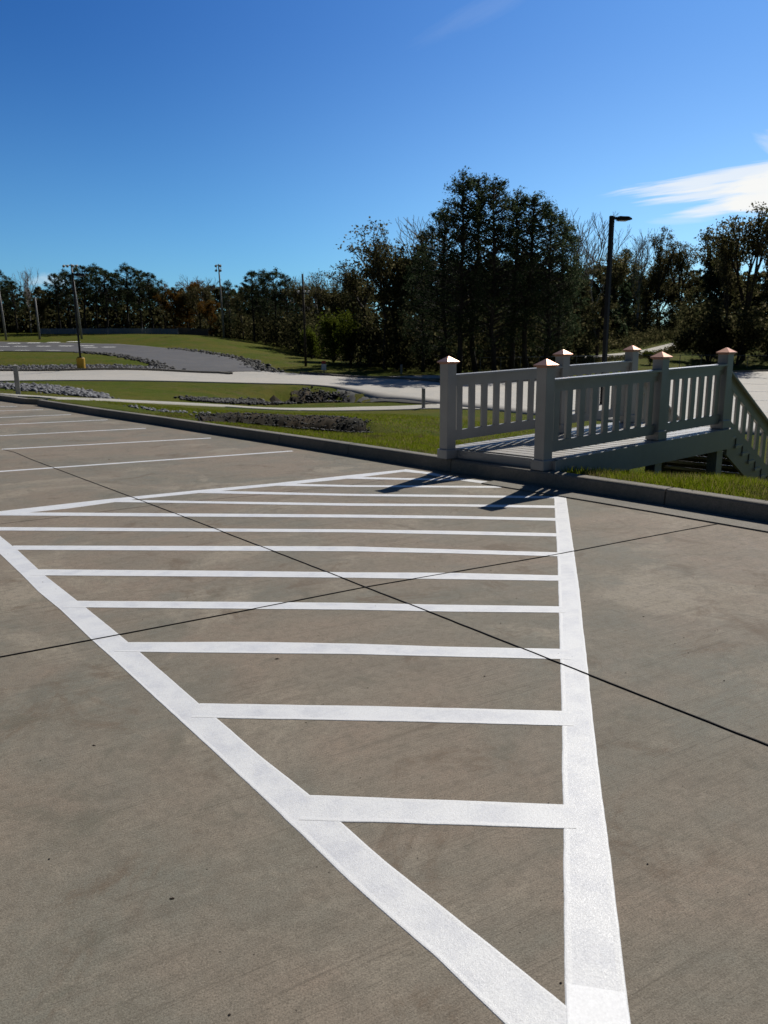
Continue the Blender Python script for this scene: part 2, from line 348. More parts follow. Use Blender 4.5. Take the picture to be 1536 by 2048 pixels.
_n = len(CP); _A = np.zeros((_n+3, _n+3)); _A[:_n, :_n] = _D - np.eye(_n)*.03; _A[:_n, _n] = 1; _A[:_n, n_:=_n+1] = _pu[:, 0]; _A[:_n, _n+2] = _pu[:, 1]; _A[_n:, :_n] = _A[:_n, _n:].T
_W = np.linalg.solve(_A, np.r_[CP[:, 2], 0, 0, 0])
T1 = [(at(395, 840, 15.8)[:2], .15), (at(450, 840, 15.6)[:2], .5), (at(520, 850, 15.6)[:2], .9), (at(600, 850, 15.5)[:2], 1.08), (at(680, 850, 15.0)[:2], 1.0), (at(745, 850, 14.5)[:2], .45)]
T2 = [(at(520, 800, 39.5)[:2], .25), (at(600, 800, 42.3)[:2], 1.3), (at(650, 800, 43)[:2], 1.7), (at(700, 795, 42.6)[:2], .7)]
def trench(X, Y, T, wd):
    out = np.zeros(X.shape)
    for (a, da), (b, db) in zip(T[:-1], T[1:]):
        e = b-a; t = np.clip(((X-a[0])*e[0]+(Y-a[1])*e[1])/(e@e), 0, 1)
        d = np.hypot(X-a[0]-t*e[0], Y-a[1]-t*e[1]); out = np.maximum(out, (da+(db-da)*t)*np.exp(-(d/wd)**2*1.2))
    return out
def hgt(X, Y, cut=True):
    X = np.asarray(X, float); Y = np.asarray(Y, float); shp = X.shape; X = X.ravel(); Y = Y.ravel(); z = np.zeros(X.shape)
    for i in range(0, len(X), 20000):
        u = _uv(X[i:i+20000], Y[i:i+20000]); r = np.sqrt(((u[:, None]-_pu[None])**2).sum(-1)+.03)
        z[i:i+20000] = r@_W[:_n] + _W[_n] + u@_W[_n+1:]
    sd = sdist(X, Y)
    k = np.clip((sd-.15)/.9, 0, 1); k = k*k*(3-2*k); z = .125*(1-k)+z*k
    t1 = trench(X, Y, T1, .82); t2 = trench(X, Y, T2, 1.75); m = np.nonzero((t1 > .01) | (t2 > .01))[0]
    rg = np.zeros(X.shape); rg[m] = [.75+.55*mnoise.noise((a*.9, c*.9, 3))+.40*mnoise.noise((a*2.6, c*2.6, 6))+.22*mnoise.noise((a*6, c*6, 8)) for a, c in zip(X[m], Y[m])]
    z = z - (t1+t2)*rg
    if cut: z = np.where(sd < .12, -.55, z)
    return z.reshape(shp)
def h1(x, y): return float(hgt(np.array([x]), np.array([y]))[0])
def on(px, py, D, dz=0):
    q = at(px, py, D); return np.array([q[0], q[1], h1(q[0], q[1])+dz])

nu, nv = 300, 330
uu = np.linspace(-2.3, 2.5, nu); vv = np.exp(np.linspace(math.log(4.6), math.log(1500), nv))
GX = uu[None]*vv[:, None]; GY = np.repeat(vv[:, None], nu, 1); GZ = hgt(GX, GY)
GZ = GZ + np.where(sdist(GX.ravel(), GY.ravel()).reshape(GX.shape) > .6, np.array([mnoise.noise((x*.8, y*.8, 0)) for x, y in zip(GX.ravel(), GY.ravel())]).reshape(GX.shape)*.018, 0)
idx = np.arange(nu*nv).reshape(nv, nu)
quads = np.stack([idx[:-1, :-1], idx[:-1, 1:], idx[1:, 1:], idx[1:, :-1]], -1).reshape(-1, 4)
tag(fastmesh('ground', np.stack([GX, GY, GZ], -1).reshape(-1, 3), quads, M['ground'], 4, smooth=True), kind='structure')

# base sheet under and behind everything, reaching the horizon
b = MB(); b.add([(-1500, -1500, -1.9), (1500, -1500, -1.9), (1500, 5, -1.9), (-1500, 5, -1.9)], [(0, 1, 2, 3)])
tag(b.build('terrain', M['ground']), kind='structure')

# parking lot slab
poly = [(-60, -40), (30, -40), (30, -14)] + [tuple(q) for q in CURB[1:][::-1] + np.array([.05, .05])] + [tuple(q) for q in CURB2[:3][::-1]+np.array([.05, .05])] + [(-60, 62)]
bm = bmesh.new(); vsb = [bm.verts.new((x, y, 0)) for x, y in poly]; fc = bm.faces.new(vsb); bm.normal_update()
if fc.normal.z < 0: fc.normal_flip()
bmesh.ops.triangulate(bm, faces=[fc]); me = bpy.data.meshes.new('parking_lot'); bm.to_mesh(me); bm.free(); me.materials.append(M['lot'])
lot = bpy.data.objects.new('parking_lot', me); COL.objects.link(lot); tag(lot, kind='structure')

def offset_line(P, d):
    P = np.asarray(P, float); t = np.gradient(P, axis=0); t /= np.linalg.norm(t, axis=1)[:, None]
    return P + np.stack([-t[:, 1], t[:, 0]], 1)*d
def curb_obj(P, name, joints, h=.158):
    P = resample(P, .12); prof = [(.0, -.2), (.0, .0), (.012, h-.022), (.022, h-.006), (.036, h), (.15, h), (.17, h-.01), (.17, -.2)]
    rows = [offset_line(P, d) for d, _ in prof]; V = []; k = len(prof)
    for i in range(len(P)):
        for j, (d, z) in enumerate(prof): V.append((rows[j][i][0], rows[j][i][1], z + .002*mnoise.noise((P[i][0]*1.3, P[i][1]*1.3, j))))
    cutset = set()
    for jx in joints:
        i = int(np.argmin(np.hypot(P[:, 0]-jx[0], P[:, 1]-jx[1])))
        for j in range(k):
            for q in (i,):
                x, y, z = V[q*k+j]; V[q*k+j] = (x + (.0 if j in (0, 7) else 0), y, z - (.03 if 2 <= j <= 6 else 0))
        # draw neighbours in so that the joint is a narrow groove
        for q, s in ((i-1, -1), (i+1, 1)):
            if 0 < q < len(P)-1:
                tdir = P[q]-P[i]; tdir = tdir/np.linalg.norm(tdir)
                for j in range(k):
                    bx, by, bz = V[i*k+j]; x, y, z = V[q*k+j]; V[q*k+j] = (bx+tdir[0]*.008, by+tdir[1]*.008, z)
        for j in range(0, 4):
            x, y, z = V[i*k+j]; nrm = rows[5][i]-rows[0][i]; nrm = nrm/np.linalg.norm(nrm); V[i*k+j] = (x+nrm[0]*.02, y+nrm[1]*.02, z)
    Fq = [(i*k+j, (i+1)*k+j, (i+1)*k+j+1, i*k+j+1) for i in range(len(P)-1) for j in range(k-1)]
    b = MB(); b.add(V, Fq); b.add([V[j] for j in range(k)], [tuple(range(k))]); e = (len(P)-1)*k; b.add([V[e+j] for j in range(k)], [tuple(range(k-1, -1, -1))])
    return tag(b.build(name, M['curb']), kind='structure')
curb_obj(CURB, 'kerb', [un(1331, 1012)[:2], un(902, 944)[:2], un(560, 888)[:2], un(240, 838)[:2], un(700, 911)[:2], un(400, 863)[:2], un(130, 820)[:2], CURB[-3]])
curb_obj(CURB2, 'kerb', [un(-60, 792)[:2]])
# the thin lip of gutter concrete along the foot of the kerb
def strip_poly(A, B, z, name, m, thick=.004):
    V = []; n = len(A)
    for a, c in zip(A, B): V += [(a[0], a[1], z), (c[0], c[1], z), (a[0], a[1], z-thick), (c[0], c[1], z-thick)]
    Fq = []
    for i in range(n-1):
        o, p = 4*i, 4*i+4; Fq += [(o, p, p+1, o+1), (o, o+2, p+2, p), (o+1, p+1, p+3, o+3)]
    Fq += [(0, 1, 3, 2), (4*n-4, 4*n-2, 4*n-1, 4*n-3)]
    b = MB(); b.add(V, Fq); return b.build(name, m)
gp = resample([c for c in CURB if c[1] < 8.6], .1)
tag(strip_poly(offset_line(gp, -.001), offset_line(gp, -.34), .012, 'gutter', M['curb'], .012), kind='structure')

# ---------------------------------------------------------------- painted markings
rng = np.random.default_rng(7)
def paint_strip(ea, eb, name, m, z=.004, step=.03, jit=.0011, z0=None):
    """ea, eb: the two edges as ground points"""
    n = max(4, int(max(np.linalg.norm(np.diff(np.asarray(ea), axis=0), axis=1).sum(), .2)/step))
    A = resample_n(ea, n)[:, :2]; B = resample_n(eb, n)[:, :2]
    off = rng.uniform(0, 500, 2)
    V = []; E = []
    for i in range(n):
        a, c = A[i], B[i]; d = c-a; wd = np.linalg.norm(d)+1e-6; d = d/wd
        ja = jit*(mnoise.noise((i*step*9, off[0], 0))*1.4+mnoise.noise((i*step*45, off[0], 3)))
        jb = jit*(mnoise.noise((i*step*9, off[1], 0))*1.4+mnoise.noise((i*step*45, off[1], 3)))
        a = a+d*ja; c = c-d*jb; e1 = min(.007, wd*.2); e2 = min(.02, wd*.4)
        for q, zz, ed in ((a, z-.0015, 1), (a+d*.002, z, 1), (a+d*e1, z+.0004, 1), (a+d*e2, z, 0), ((a+c)/2, z, 0), (c-d*e2, z, 0), (c-d*e1, z+.0004, 1), (c-d*.002, z, 1), (c, z-.0015, 1)):
            V.append((q[0], q[1], zz)); E.append(ed)
    k = 9; Fq = [(i*k+j, (i+1)*k+j, (i+1)*k+j+1, i*k+j+1) for i in range(n-1) for j in range(k-1)]
    Fq += [tuple(range(k)), tuple((n-1)*k+j for j in range(k-1, -1, -1))]
    b = MB(); b.add(V, Fq); o = b.build(name, m)
    at_ = o.data.attributes.new('edge', 'FLOAT', 'POINT'); at_.data.foreach_set('value', np.array(E, np.float32)[:len(o.data.vertices)])
    return o
def P(*pts): return [un(*p) for p in pts]
G = 'lines of the white hatched no-parking area'
R_L = P((1108, 985), (1108, 993), (1115, 1119), (1117, 1190), (1119, 1273), (1121, 1347), (1124, 1438), (1124, 1540), (1127, 1650), (1127, 1800), (1129, 1950), (1132, 2048), (1134, 2160))
R_R = P((1131, 987), (1132, 993), (1148, 1103), (1159, 1182), (1165, 1244), (1171, 1293), (1177, 1349), (1186, 1438), (1198, 1540), (1208, 1620), (1220, 1705), (1238, 1850), (1250, 1965), (1262, 2048), (1274, 2160))
tag(paint_strip(R_L, R_R, 'painted_line', M['paint'], .0015), 'wide white edge line on the right side of the hatched area', 'painted line', G)
L_L = P((-62, 1046), (0, 1108), (46, 1152), (77, 1184), (121, 1220), (182, 1279), (228, 1320), (314, 1400), (360, 1442), (450, 1525), (530, 1600), (605, 1672), (700, 1765), (768, 1826), (868, 1912), (1008, 2048), (1090, 2130))
L_R = P((-62, 1020), (0, 1072), (36, 1101), (91, 1152), (155, 1202), (237, 1268), (283, 1307), (392, 1402), (440, 1442), (530, 1520), (620, 1590), (685, 1647), (768, 1721), (868, 1800), (1018, 1920), (1118, 2000), (1258, 2120))
tag(paint_strip(L_L, L_R, 'painted_line', M['paint'], .0017), 'wide white diagonal edge line on the left side of the hatched area', 'painted line', G)
# second coat where the two wide lines meet
tag(paint_strip(P((1131, 1968), (1133, 2048), (1134, 2150)), P((1250, 1987), (1261, 2048), (1272, 2150)), 'paint_patch', M['paint2'], .0026), 'bright second coat of paint where the two wide lines meet', 'paint patch', G)
tag(paint_strip(P((-60, 1029), (0, 1022.7), (210, 999), (392, 981), (547, 967), (675, 953), (811, 939)), P((-60, 1039), (0, 1031), (137, 1017), (273, 998.5), (410, 985), (570, 970), (700, 957), (811, 943)), 'painted_line', M['paint'], .0018), 'long thin white line along the far left side of the hatched area', 'painted line', G)
tag(paint_strip(P((811, 938.5), (854, 944), (925, 957), (1047, 972.5), (1131, 984)), P((800, 943), (848, 947.5), (920, 961), (1000, 972), (1040, 979), (1131, 994)), 'painted_line', M['paint'], .0020), 'short white line along the kerb in front of the ramp', 'painted line', G)
ST = [  # upper edge, lower edge, label
 ([(622, 1590), (768, 1596), (1125, 1609), (1150, 1610)], [(598, 1642), (685, 1645), (768, 1646), (1127, 1658), (1153, 1659)], 'shortest white hatch stripe, the one nearest the meeting point of the wide lines'),
 ([(400, 1407), (768, 1413), (1122, 1422), (1143, 1423)], [(382, 1436), (440, 1437), (768, 1443), (1122, 1452), (1147, 1453)], 'white hatch stripe next behind the shortest one'),
 ([(251, 1285), (501, 1284), (700, 1287.5), (900, 1294), (1121, 1298), (1138, 1299)], [(228, 1304), (501, 1307), (700, 1309), (900, 1314), (1121, 1319), (1142, 1320)], 'white hatch stripe crossed by the dark joint beside the right wide line'),
 ([(141, 1202), (456, 1204), (700, 1206), (900, 1210), (1117, 1213), (1128, 1214)], [(125, 1215), (456, 1218), (700, 1220), (900, 1224), (1117, 1226), (1130, 1226)], 'white hatch stripe just below the crossing of the two dark joints'),
 ([(77, 1139), (456, 1142), (700, 1145), (900, 1146), (1113, 1151), (1122, 1151)], [(59, 1151), (456, 1154), (700, 1156), (900, 1159), (1113, 1162), (1124, 1162)], 'white hatch stripe just above the crossing of the two dark joints'),
 ([(27, 1091.5), (700, 1093), (900, 1099), (1113, 1105), (1120, 1105)], [(20, 1100), (700, 1103), (900, 1107), (1113, 1113), (1121, 1113)], 'white hatch stripe whose right end the cross joint touches at the wide line'),
 ([(-30, 1054.5), (0, 1054.6), (700, 1059), (900, 1062), (1118, 1067)], [(-20, 1061), (0, 1061.5), (700, 1065), (900, 1069), (1118, 1073.5)], 'white hatch stripe running past the left picture edge onto the diagonal line'),
 ([(-10, 1025), (137, 1025.5), (700, 1029.5), (900, 1032), (1115, 1036.5)], [(-40, 1031), (137, 1032), (700, 1035.5), (900, 1037.5), (1116, 1042)], 'white hatch stripe starting from the left end of the long thin line'),
 ([(212, 999.5), (410, 1002.7), (700, 1007), (900, 1008.5), (1112, 1011.5)], [(190, 1004), (410, 1007), (700, 1012), (900, 1013), (1114, 1016.5)], 'white hatch stripe that the shadow tip of the right ramp post touches'),
 ([(392, 981), (700, 988), (900, 990), (1110, 993)], [(380, 986), (700, 992), (900, 994.5), (1110, 997)], 'white hatch stripe third from the kerb, partly under the right railing shadow'),
 ([(550, 967), (700, 970.5), (1012, 972.5)], [(540, 971.5), (700, 974), (1000, 976)], 'white hatch stripe second from the kerb, crossed by the left railing shadow'),
 ([(690, 953.5), (812, 956.5), (920, 958.3)], [(680, 957.5), (812, 960), (918, 961.3)], 'thin white hatch stripe nearest the kerb'),
]
for up, lo, lab in ST:
    tag(paint_strip(P(*up), P(*lo), 'hatch_stripe', M['paint'], .0023), lab, 'painted line', 'hatch stripes inside the no-parking area')
def stall(a, b_, lab, wd=.1):
    A = un(*a); B = un(*b_); d = B-A; d /= np.linalg.norm(d); n = np.array([-d[1], d[0], 0])
    tag(paint_strip([A+n*wd/2, B+n*wd/2], [A-n*wd/2, B-n*wd/2], 'parking_line', M['paint'], .0015, .06), lab, 'parking line', 'white parking stall lines')
stall((-400, 971), (585, 902), 'white parking stall line nearest the hatched area', .085)
stall((4, 898.5), (422, 876), 'white parking stall line starting where the long dark joint ends', .085)
stall((-400, 892), (292, 856.5), 'third white parking stall line from the hatched area', .085)
stall((-400, 868), (215, 839.5), 'fourth white parking stall line from the hatched area', .085)
stall((-400, 852), (142, 829), 'fifth white parking stall line, ending by the first kerb piece', .085)
stall((-400, 835), (86, 819), 'sixth white parking stall line, close to the step in the kerb', .085)
stall((-400, 823), (34, 812.5), 'farthest white parking stall line, beside the far kerb piece', .085)

def joint(px, wd, m, name, z=.0056):
    g0 = np.array([un(*p)[:2] for p in px])
    if len(g0) > 14:     # saw cut: run the long joint as one smooth line
        h_ = g0[4:]; c_ = h_.mean(0); e_ = np.linalg.svd(h_-c_)[2]; u_ = (h_-c_)@e_[0]; k_ = np.polyfit(u_, (h_-c_)@e_[1], 2); uu_ = np.linspace(u_[0], u_[-1]+5*np.sign(u_[-1]-u_[0]), 40)
        g0 = np.vstack([g0[:4], c_+uu_[:, None]*e_[0]+np.polyval(k_, uu_)[:, None]*e_[1]])
    Q = resample(g0, .04)
    for i in range(len(Q)):
        nz = .003*mnoise.noise((Q[i][0]*1.5, Q[i][1]*1.5, 5))+.0022*mnoise.noise((Q[i][0]*11, Q[i][1]*11, 9)); Q[i] = Q[i]+np.array([nz, nz*.6])
    A = offset_line(Q, 1); nn = A-Q; ws = np.array([wd*(1+.6*mnoise.noise((q[0]*14, q[1]*14, 2))+.5*mnoise.noise((q[0]*3, q[1]*3, 4))) for q in Q])
    return tag(strip_poly(Q+nn*ws[:, None]/2, Q-nn*ws[:, None]/2, z, name, m, .0055), kind='structure')
joint([(6, 899), (30, 905), (65, 920), (105, 935), (180, 964), (260, 995), (300, 1006), (420, 1052), (600, 1120), (735, 1174), (830, 1212), (915, 1249), (1020, 1293), (1130, 1337), (1290, 1405), (1420, 1448), (1536, 1487), (1800, 1580)], .0050, M['joint'], 'pavement_joint')
joint([(-400, 1390), (-20, 1318), (0, 1315), (250, 1268), (500, 1220), (735, 1174), (900, 1146), (1110, 1110), (1250, 1083), (1360, 1062), (1420, 1051), (1462, 1044)], .0046, M['joint'], 'pavement_joint')
joint([(-300, 1088), (0, 1048), (137, 1032), (319, 1009), (515, 990), (700, 970), (757, 961), (860, 949)], .010, M['joint_faint'], 'pavement_joint', .0012)

# small litter on the slab
def chip(px, py, s, name, lab, cat, seed):
    r = random.Random(seed); q = un(px, py); n = 9; V = []
    for ring, (rad, zz) in enumerate(((1, 0.0), (.8, .35), (.3, .55))):
        for k in range(n):
            a = 2*math.pi*k/n; rr = s*rad*(.6+.55*r.random()); V.append((q[0]+rr*math.cos(a)*1.3, q[1]+rr*math.sin(a)*.7, .001+s*zz*.6*(.3+r.random())))
    Fq = [(i*n+k, i*n+(k+1) % n, (i+1)*n+(k+1) % n, (i+1)*n+k) for i in range(2) for k in range(n)] + [tuple(2*n+k for k in range(n))]
    b = MB(); b.add(V, Fq); return tag(b.build(name, M['leaf_litter']), lab, cat)
M['leaf_litter'] = simple('dead_leaf', (.065, .046, .03), .8, var=.4, scale=80)
chip(554, 1318, .010, 'dead_leaf', 'small dark curled leaf below the third hatch stripe', 'leaf', 1)
chip(188, 1491, .006, 'dead_leaf', 'small dark leaf scrap on the concrete left of the diagonal line', 'leaf', 2)
chip(345, 1797, .006, 'dead_leaf', 'flat brown leaf on the concrete at the lower left', 'leaf', 3)
chip(218, 919, .013, 'dead_leaf', 'dark leaf speck between the two nearest stall lines', 'leaf', 4)
r_ = random.Random(5); b = MB()
for _ in range(420):
    x = r_.uniform(-6, 4.5); y = 1.0+9.5*r_.random()**1.3
    if sdist(np.array([x]), np.array([y]))[0] > -.1: continue
    s = r_.uniform(.0008, .0024)*(1+y*.10); a0 = r_.uniform(0, 6); V = [(x+s*r_.uniform(.6, 1.3)*math.cos(a0+k*1.256)*1.6, y+s*r_.uniform(.6, 1.3)*math.sin(a0+k*1.256), .0015) for k in range(5)]+[(x, y, .002+s*.7)]
    b.add(V, [(k, (k+1) % 5, 5) for k in range(5)])
tag(b.build('litter', M['leaf_litter']), 'tiny dark grit and leaf crumbs scattered over the concrete', 'litter', kind='stuff')

# ---------------------------------------------------------------- the timber ramp
def rect_dir(deg): return np.array([math.cos(math.radians(deg)), math.sin(math.radians(deg)), 0])
UR, UL = rect_dir(36), rect_dir(36)
A0 = un(895, 916, .16); B0 = un(1085, 939, .16); A0[2] = B0[2] = 0
U = rect_dir(36); NR = np.array([U[1], -U[0], 0])      # NR points to the right-hand (camera) side
TC, TD, TE, TF = 2.02, 3.52, 2.05, 3.50
POST = {'A': A0, 'C': A0+UL*TC, 'D': A0+UL*TD, 'B': B0, 'E': B0+UR*TE, 'F': B0+UR*TF}
def deckz(t): return .272+.028*t
ramp = empty('wooden_ramp', (*((A0+B0)/2)[:2], .15), 'grey painted timber ramp with slatted railings, copper post caps and steps at its far end', 'ramp')
RO = np.array(ramp.location)
def loc(v): return np.array(v, float)-RO
def part(mb, name, m, parent=ramp, bevel=0, label=None):
    mb.v = [tuple(np.array(v)-RO) for v in mb.v] if parent is not None else mb.v
    o = mb.build(name, m, parent, bevel=bevel)
    if label: o['label'] = label
    return o
AX = (tuple(U), tuple(-NR), (0, 0, 1))
def newel(base, ztop, zbot, trimz):
    b = MB(); b.box((base[0], base[1], (ztop-.085+zbot)/2), (.14, .14, ztop-.085-zbot), AX); po = part(b, 'post', M['grey'], bevel=.004)
    c = MB(); zc = ztop-.085; pr = [(.150, zc-.006), (.150, zc+.006), (.190, zc+.010), (.190, zc+.024), (.172, zc+.030), (.012, ztop)]
    V = []
    for wd, z in pr:
        for sx, sy in ((-1, -1), (1, -1), (1, 1), (-1, 1)): V.append(np.array([base[0], base[1], z])+np.array(AX[0])*sx*wd/2+np.array(AX[1])*sy*wd/2)
    Fq = [(i*4+k, i*4+(k+1) % 4, i*4+4+(k+1) % 4, i*4+4+k) for i in range(5) for k in range(4)]+[(0, 3, 2, 1), (20, 21, 22, 23)]
    c.add(V, Fq); part(c, 'post_cap', M['copper'], po)
    d = MB(); d.box((base[0], base[1], trimz+.055), (.182, .182, .11), AX); part(d, 'post_trim', M['grey'], po, bevel=.004)
    return po
for k, t, off, slope, zb, tz in (('A', 0, 1.370, 0, .160, .161), ('B', 0, 1.340, 0, .160, .161), ('C', TC, 1.370, .031, None, None), ('D', TD, 1.370, .031, None, None), ('E', TE, 1.338, .028, None, None), ('F', TF, 1.338, .028, None, None)):
    zz = deckz(t); newel(POST[k], off+slope*t, zz-.02 if zb is None else zb, zz+.001 if tz is None else tz)
def railing(pa, pb, za, zb, n):
    """one bay between two posts: top rail with flat cap, bottom rail, slats"""
    d = pb-pa; d[2] = 0; L = np.linalg.norm(d); d = d/L; nn = np.array([d[1], -d[0], 0]); a = pa+d*.07; c = pb-d*.07
    za2 = za+(zb-za)*.07/L; zb2 = zb-(zb-za)*.07/L
    def lift(z1, z2): return (np.array([a[0], a[1], za2+(z1+z2)/2]), np.array([c[0], c[1], zb2+(z1+z2)/2]))
    b = MB(); q = lift(.735, .845); b.beam(q[0], q[1], .04, .11, nn); q = lift(.847, .872); b.beam(q[0]+nn*0, q[1], .135, .025, nn)
    q = lift(.80, .844); b.beam(q[0]+nn*.0275, q[1]+nn*.0275, .014, .044, nn)
    tr = part(b, 'railing', M['grey'])
    b2 = MB(); q = lift(.085, .205); b2.beam(q[0], q[1], .04, .12, nn); part(b2, 'bottom_rail', M['grey'], tr)
    for i in range(n):
        s = (i+.5)/n*(L-.14); p0 = a+d*s; z0 = za2+(zb2-za2)*(s/(L-.14))
        b3 = MB(); b3.box((p0[0], p0[1], z0+.47), (.089, .032, .53), (tuple(d), tuple(nn), (0, 0, 1))); part(b3, 'slat', M['grey'], tr)
railing(POST['B'].copy(), POST['E'].copy(), deckz(0)-.018, deckz(TE)-.018, 9)
railing(POST['E'].copy(), POST['F'].copy(), deckz(TE)-.018, deckz(TF)-.018, 7)
railing(POST['A'].copy(), POST['C'].copy(), deckz(0)+.010, deckz(TC)+.018, 9)
railing(POST['C'].copy(), POST['D'].copy(), deckz(TC)+.018, deckz(TD)+.022, 7)
# deck boards across the ramp
b = MB(); t = .10; T_END = TF+.12
def edgeL(t): return A0+UL*(t+.0) - NR*.14
def edgeR(t): return B0+UR*t + NR*.09
while t < T_END-.02:
    w_ = min(.138, T_END-t); z = deckz(t)+.0015*math.sin(t*91)
    q = [edgeL(t), edgeR(t), edgeR(t+w_), edgeL(t+w_)]
    V = [(v[0], v[1], z) for v in q]+[(v[0], v[1], z-.036) for v in q]
    b.add(V, [(0, 1, 2, 3), (7, 6, 5, 4), (0, 4, 5, 1), (1, 5, 6, 2), (2, 6, 7, 3), (3, 7, 4, 0)]); t += .145
part(b, 'deck_boards', M['plank'])
def side_board(e, t0, t1, h_, name, off):
    b = MB(); p0 = e(t0)+off; p1 = e(t1)+off; d = p1-p0; d /= np.linalg.norm(d); nn = np.array([d[1], -d[0], 0])
    b.beam((p0[0], p0[1], deckz(t0)-.005-h_/2), (p1[0], p1[1], deckz(t1)-.005-h_/2), .038, h_, nn); return part(b, name, M['grey'])
side_board(edgeR, .09, T_END, .27, 'side_fascia', NR*.0215); side_board(edgeL, .09, T_END, .27, 'side_fascia', -NR*.0215)
b = MB(); pl, pr_ = edgeL(.09)-NR*.04, edgeR(.09)+NR*.04; dd = pr_-pl; dd /= np.linalg.norm(dd); nb = np.array([dd[1], -dd[0], 0])
b.beam((pl[0]+nb[0]*.02, pl[1]+nb[1]*.02, .205), (pr_[0]+nb[0]*.02, pr_[1]+nb[1]*.02, .205), .036, .112, nb); part(b, 'front_fascia', M['grey'])
b = MB(); pl, pr_ = edgeL(T_END), edgeR(T_END); b.beam((pl[0], pl[1], deckz(T_END)-.16), (pr_[0], pr_[1], deckz(T_END)-.16), .038, .25, U); part(b, 'end_fascia', M['grey'])
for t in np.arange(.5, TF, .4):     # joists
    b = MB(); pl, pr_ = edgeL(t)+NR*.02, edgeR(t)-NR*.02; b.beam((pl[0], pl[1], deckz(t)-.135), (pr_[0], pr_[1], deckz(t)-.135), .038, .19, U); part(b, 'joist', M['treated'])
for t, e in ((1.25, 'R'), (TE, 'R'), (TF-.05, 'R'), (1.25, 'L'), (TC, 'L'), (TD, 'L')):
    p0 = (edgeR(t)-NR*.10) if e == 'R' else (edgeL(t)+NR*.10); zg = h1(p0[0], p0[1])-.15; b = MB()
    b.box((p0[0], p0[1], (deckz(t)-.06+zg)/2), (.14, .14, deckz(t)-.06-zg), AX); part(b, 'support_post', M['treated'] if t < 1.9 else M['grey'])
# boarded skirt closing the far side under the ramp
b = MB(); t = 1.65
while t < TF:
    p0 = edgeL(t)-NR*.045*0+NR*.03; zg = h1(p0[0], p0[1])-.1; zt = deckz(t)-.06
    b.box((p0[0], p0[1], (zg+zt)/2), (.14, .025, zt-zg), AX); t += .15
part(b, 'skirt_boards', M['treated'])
# steps beyond the end posts
NS = 11; RUN, RISE = .192, .126
Fp, Dp = POST['F']+U*.10, POST['D']+U*.10
zE = deckz(TF)
st = MB()
for p0, sg in ((Fp, 1), (Dp, -1)):
    p1 = p0 + U*(NS*RUN); side = NR*sg
    a = p0+side*.05; c = p1+side*.05; dz = NS*RISE
    st.beam((a[0], a[1], zE-.20), (c[0], c[1], zE-.20-dz), .04, .34, NR)
stairs = part(st, 'stairs', M['grey'])
for i in range(NS):
    z = zE-(i+1)*RISE; a = Fp+U*(i*RUN)+NR*.085; c = Dp+U*(i*RUN)*1.0-NR*.085; b = MB()
    cen = (a+c)/2+U*(RUN/2); L = np.linalg.norm((c-a)); b.box((cen[0], cen[1], z-.02), (RUN+.035, L, .04), (tuple(U), tuple((a-c)/L), (0, 0, 1)) if abs(((a-c)/L)@U) < .03 else (tuple(np.array([(a-c)[1]/L*-1, (a-c)[0]/L, 0])*np.sign(-(a-c)[1]*U[0]+(a-c)[0]*U[1])), tuple((a-c)/L), (0, 0, 1)))
    part(b, 'step', M['plank'], stairs)
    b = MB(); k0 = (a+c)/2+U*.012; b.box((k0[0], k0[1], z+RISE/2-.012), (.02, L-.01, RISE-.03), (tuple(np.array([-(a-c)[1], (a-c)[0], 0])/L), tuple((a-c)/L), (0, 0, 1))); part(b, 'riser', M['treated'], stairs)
for p0, sg in ((Fp, 1), (Dp, -1)):
    d = U; nn = NR; a = p0-U*.02; L = NS*RUN+.02; c = a+U*L; sl = -RISE/RUN
    def zz(s, off): return zE+off+sl*s
    b = MB(); b.beam((a[0], a[1], zz(0, .65)), (c[0], c[1], zz(L, .65)), .04, .15, nn); b.beam((a[0], a[1], zz(0, .74)), (c[0], c[1], zz(L, .74)), .135, .028, nn)
    tr = part(b, 'railing', M['grey'])
    b = MB(); b.beam((a[0], a[1], zz(0, .10)), (c[0], c[1], zz(L, .10)), .04, .16, nn); part(b, 'bottom_rail', M['grey'], tr)
    s = .12
    while s < L-.05:
        b = MB(); q = a+U*s; b.beam((q[0]-U[0]*.0445, q[1]-U[1]*.0445, zz(s-.0445, .38)), (q[0]+U[0]*.0445, q[1]+U[1]*.0445, zz(s+.0445, .38)), .032, .42, nn); part(b, 'slat', M['grey'], tr); s += .20
    zb = h1(c[0], c[1])-.1; newel(c+U*.07, zz(L, 1.0), zb, zb+.15)

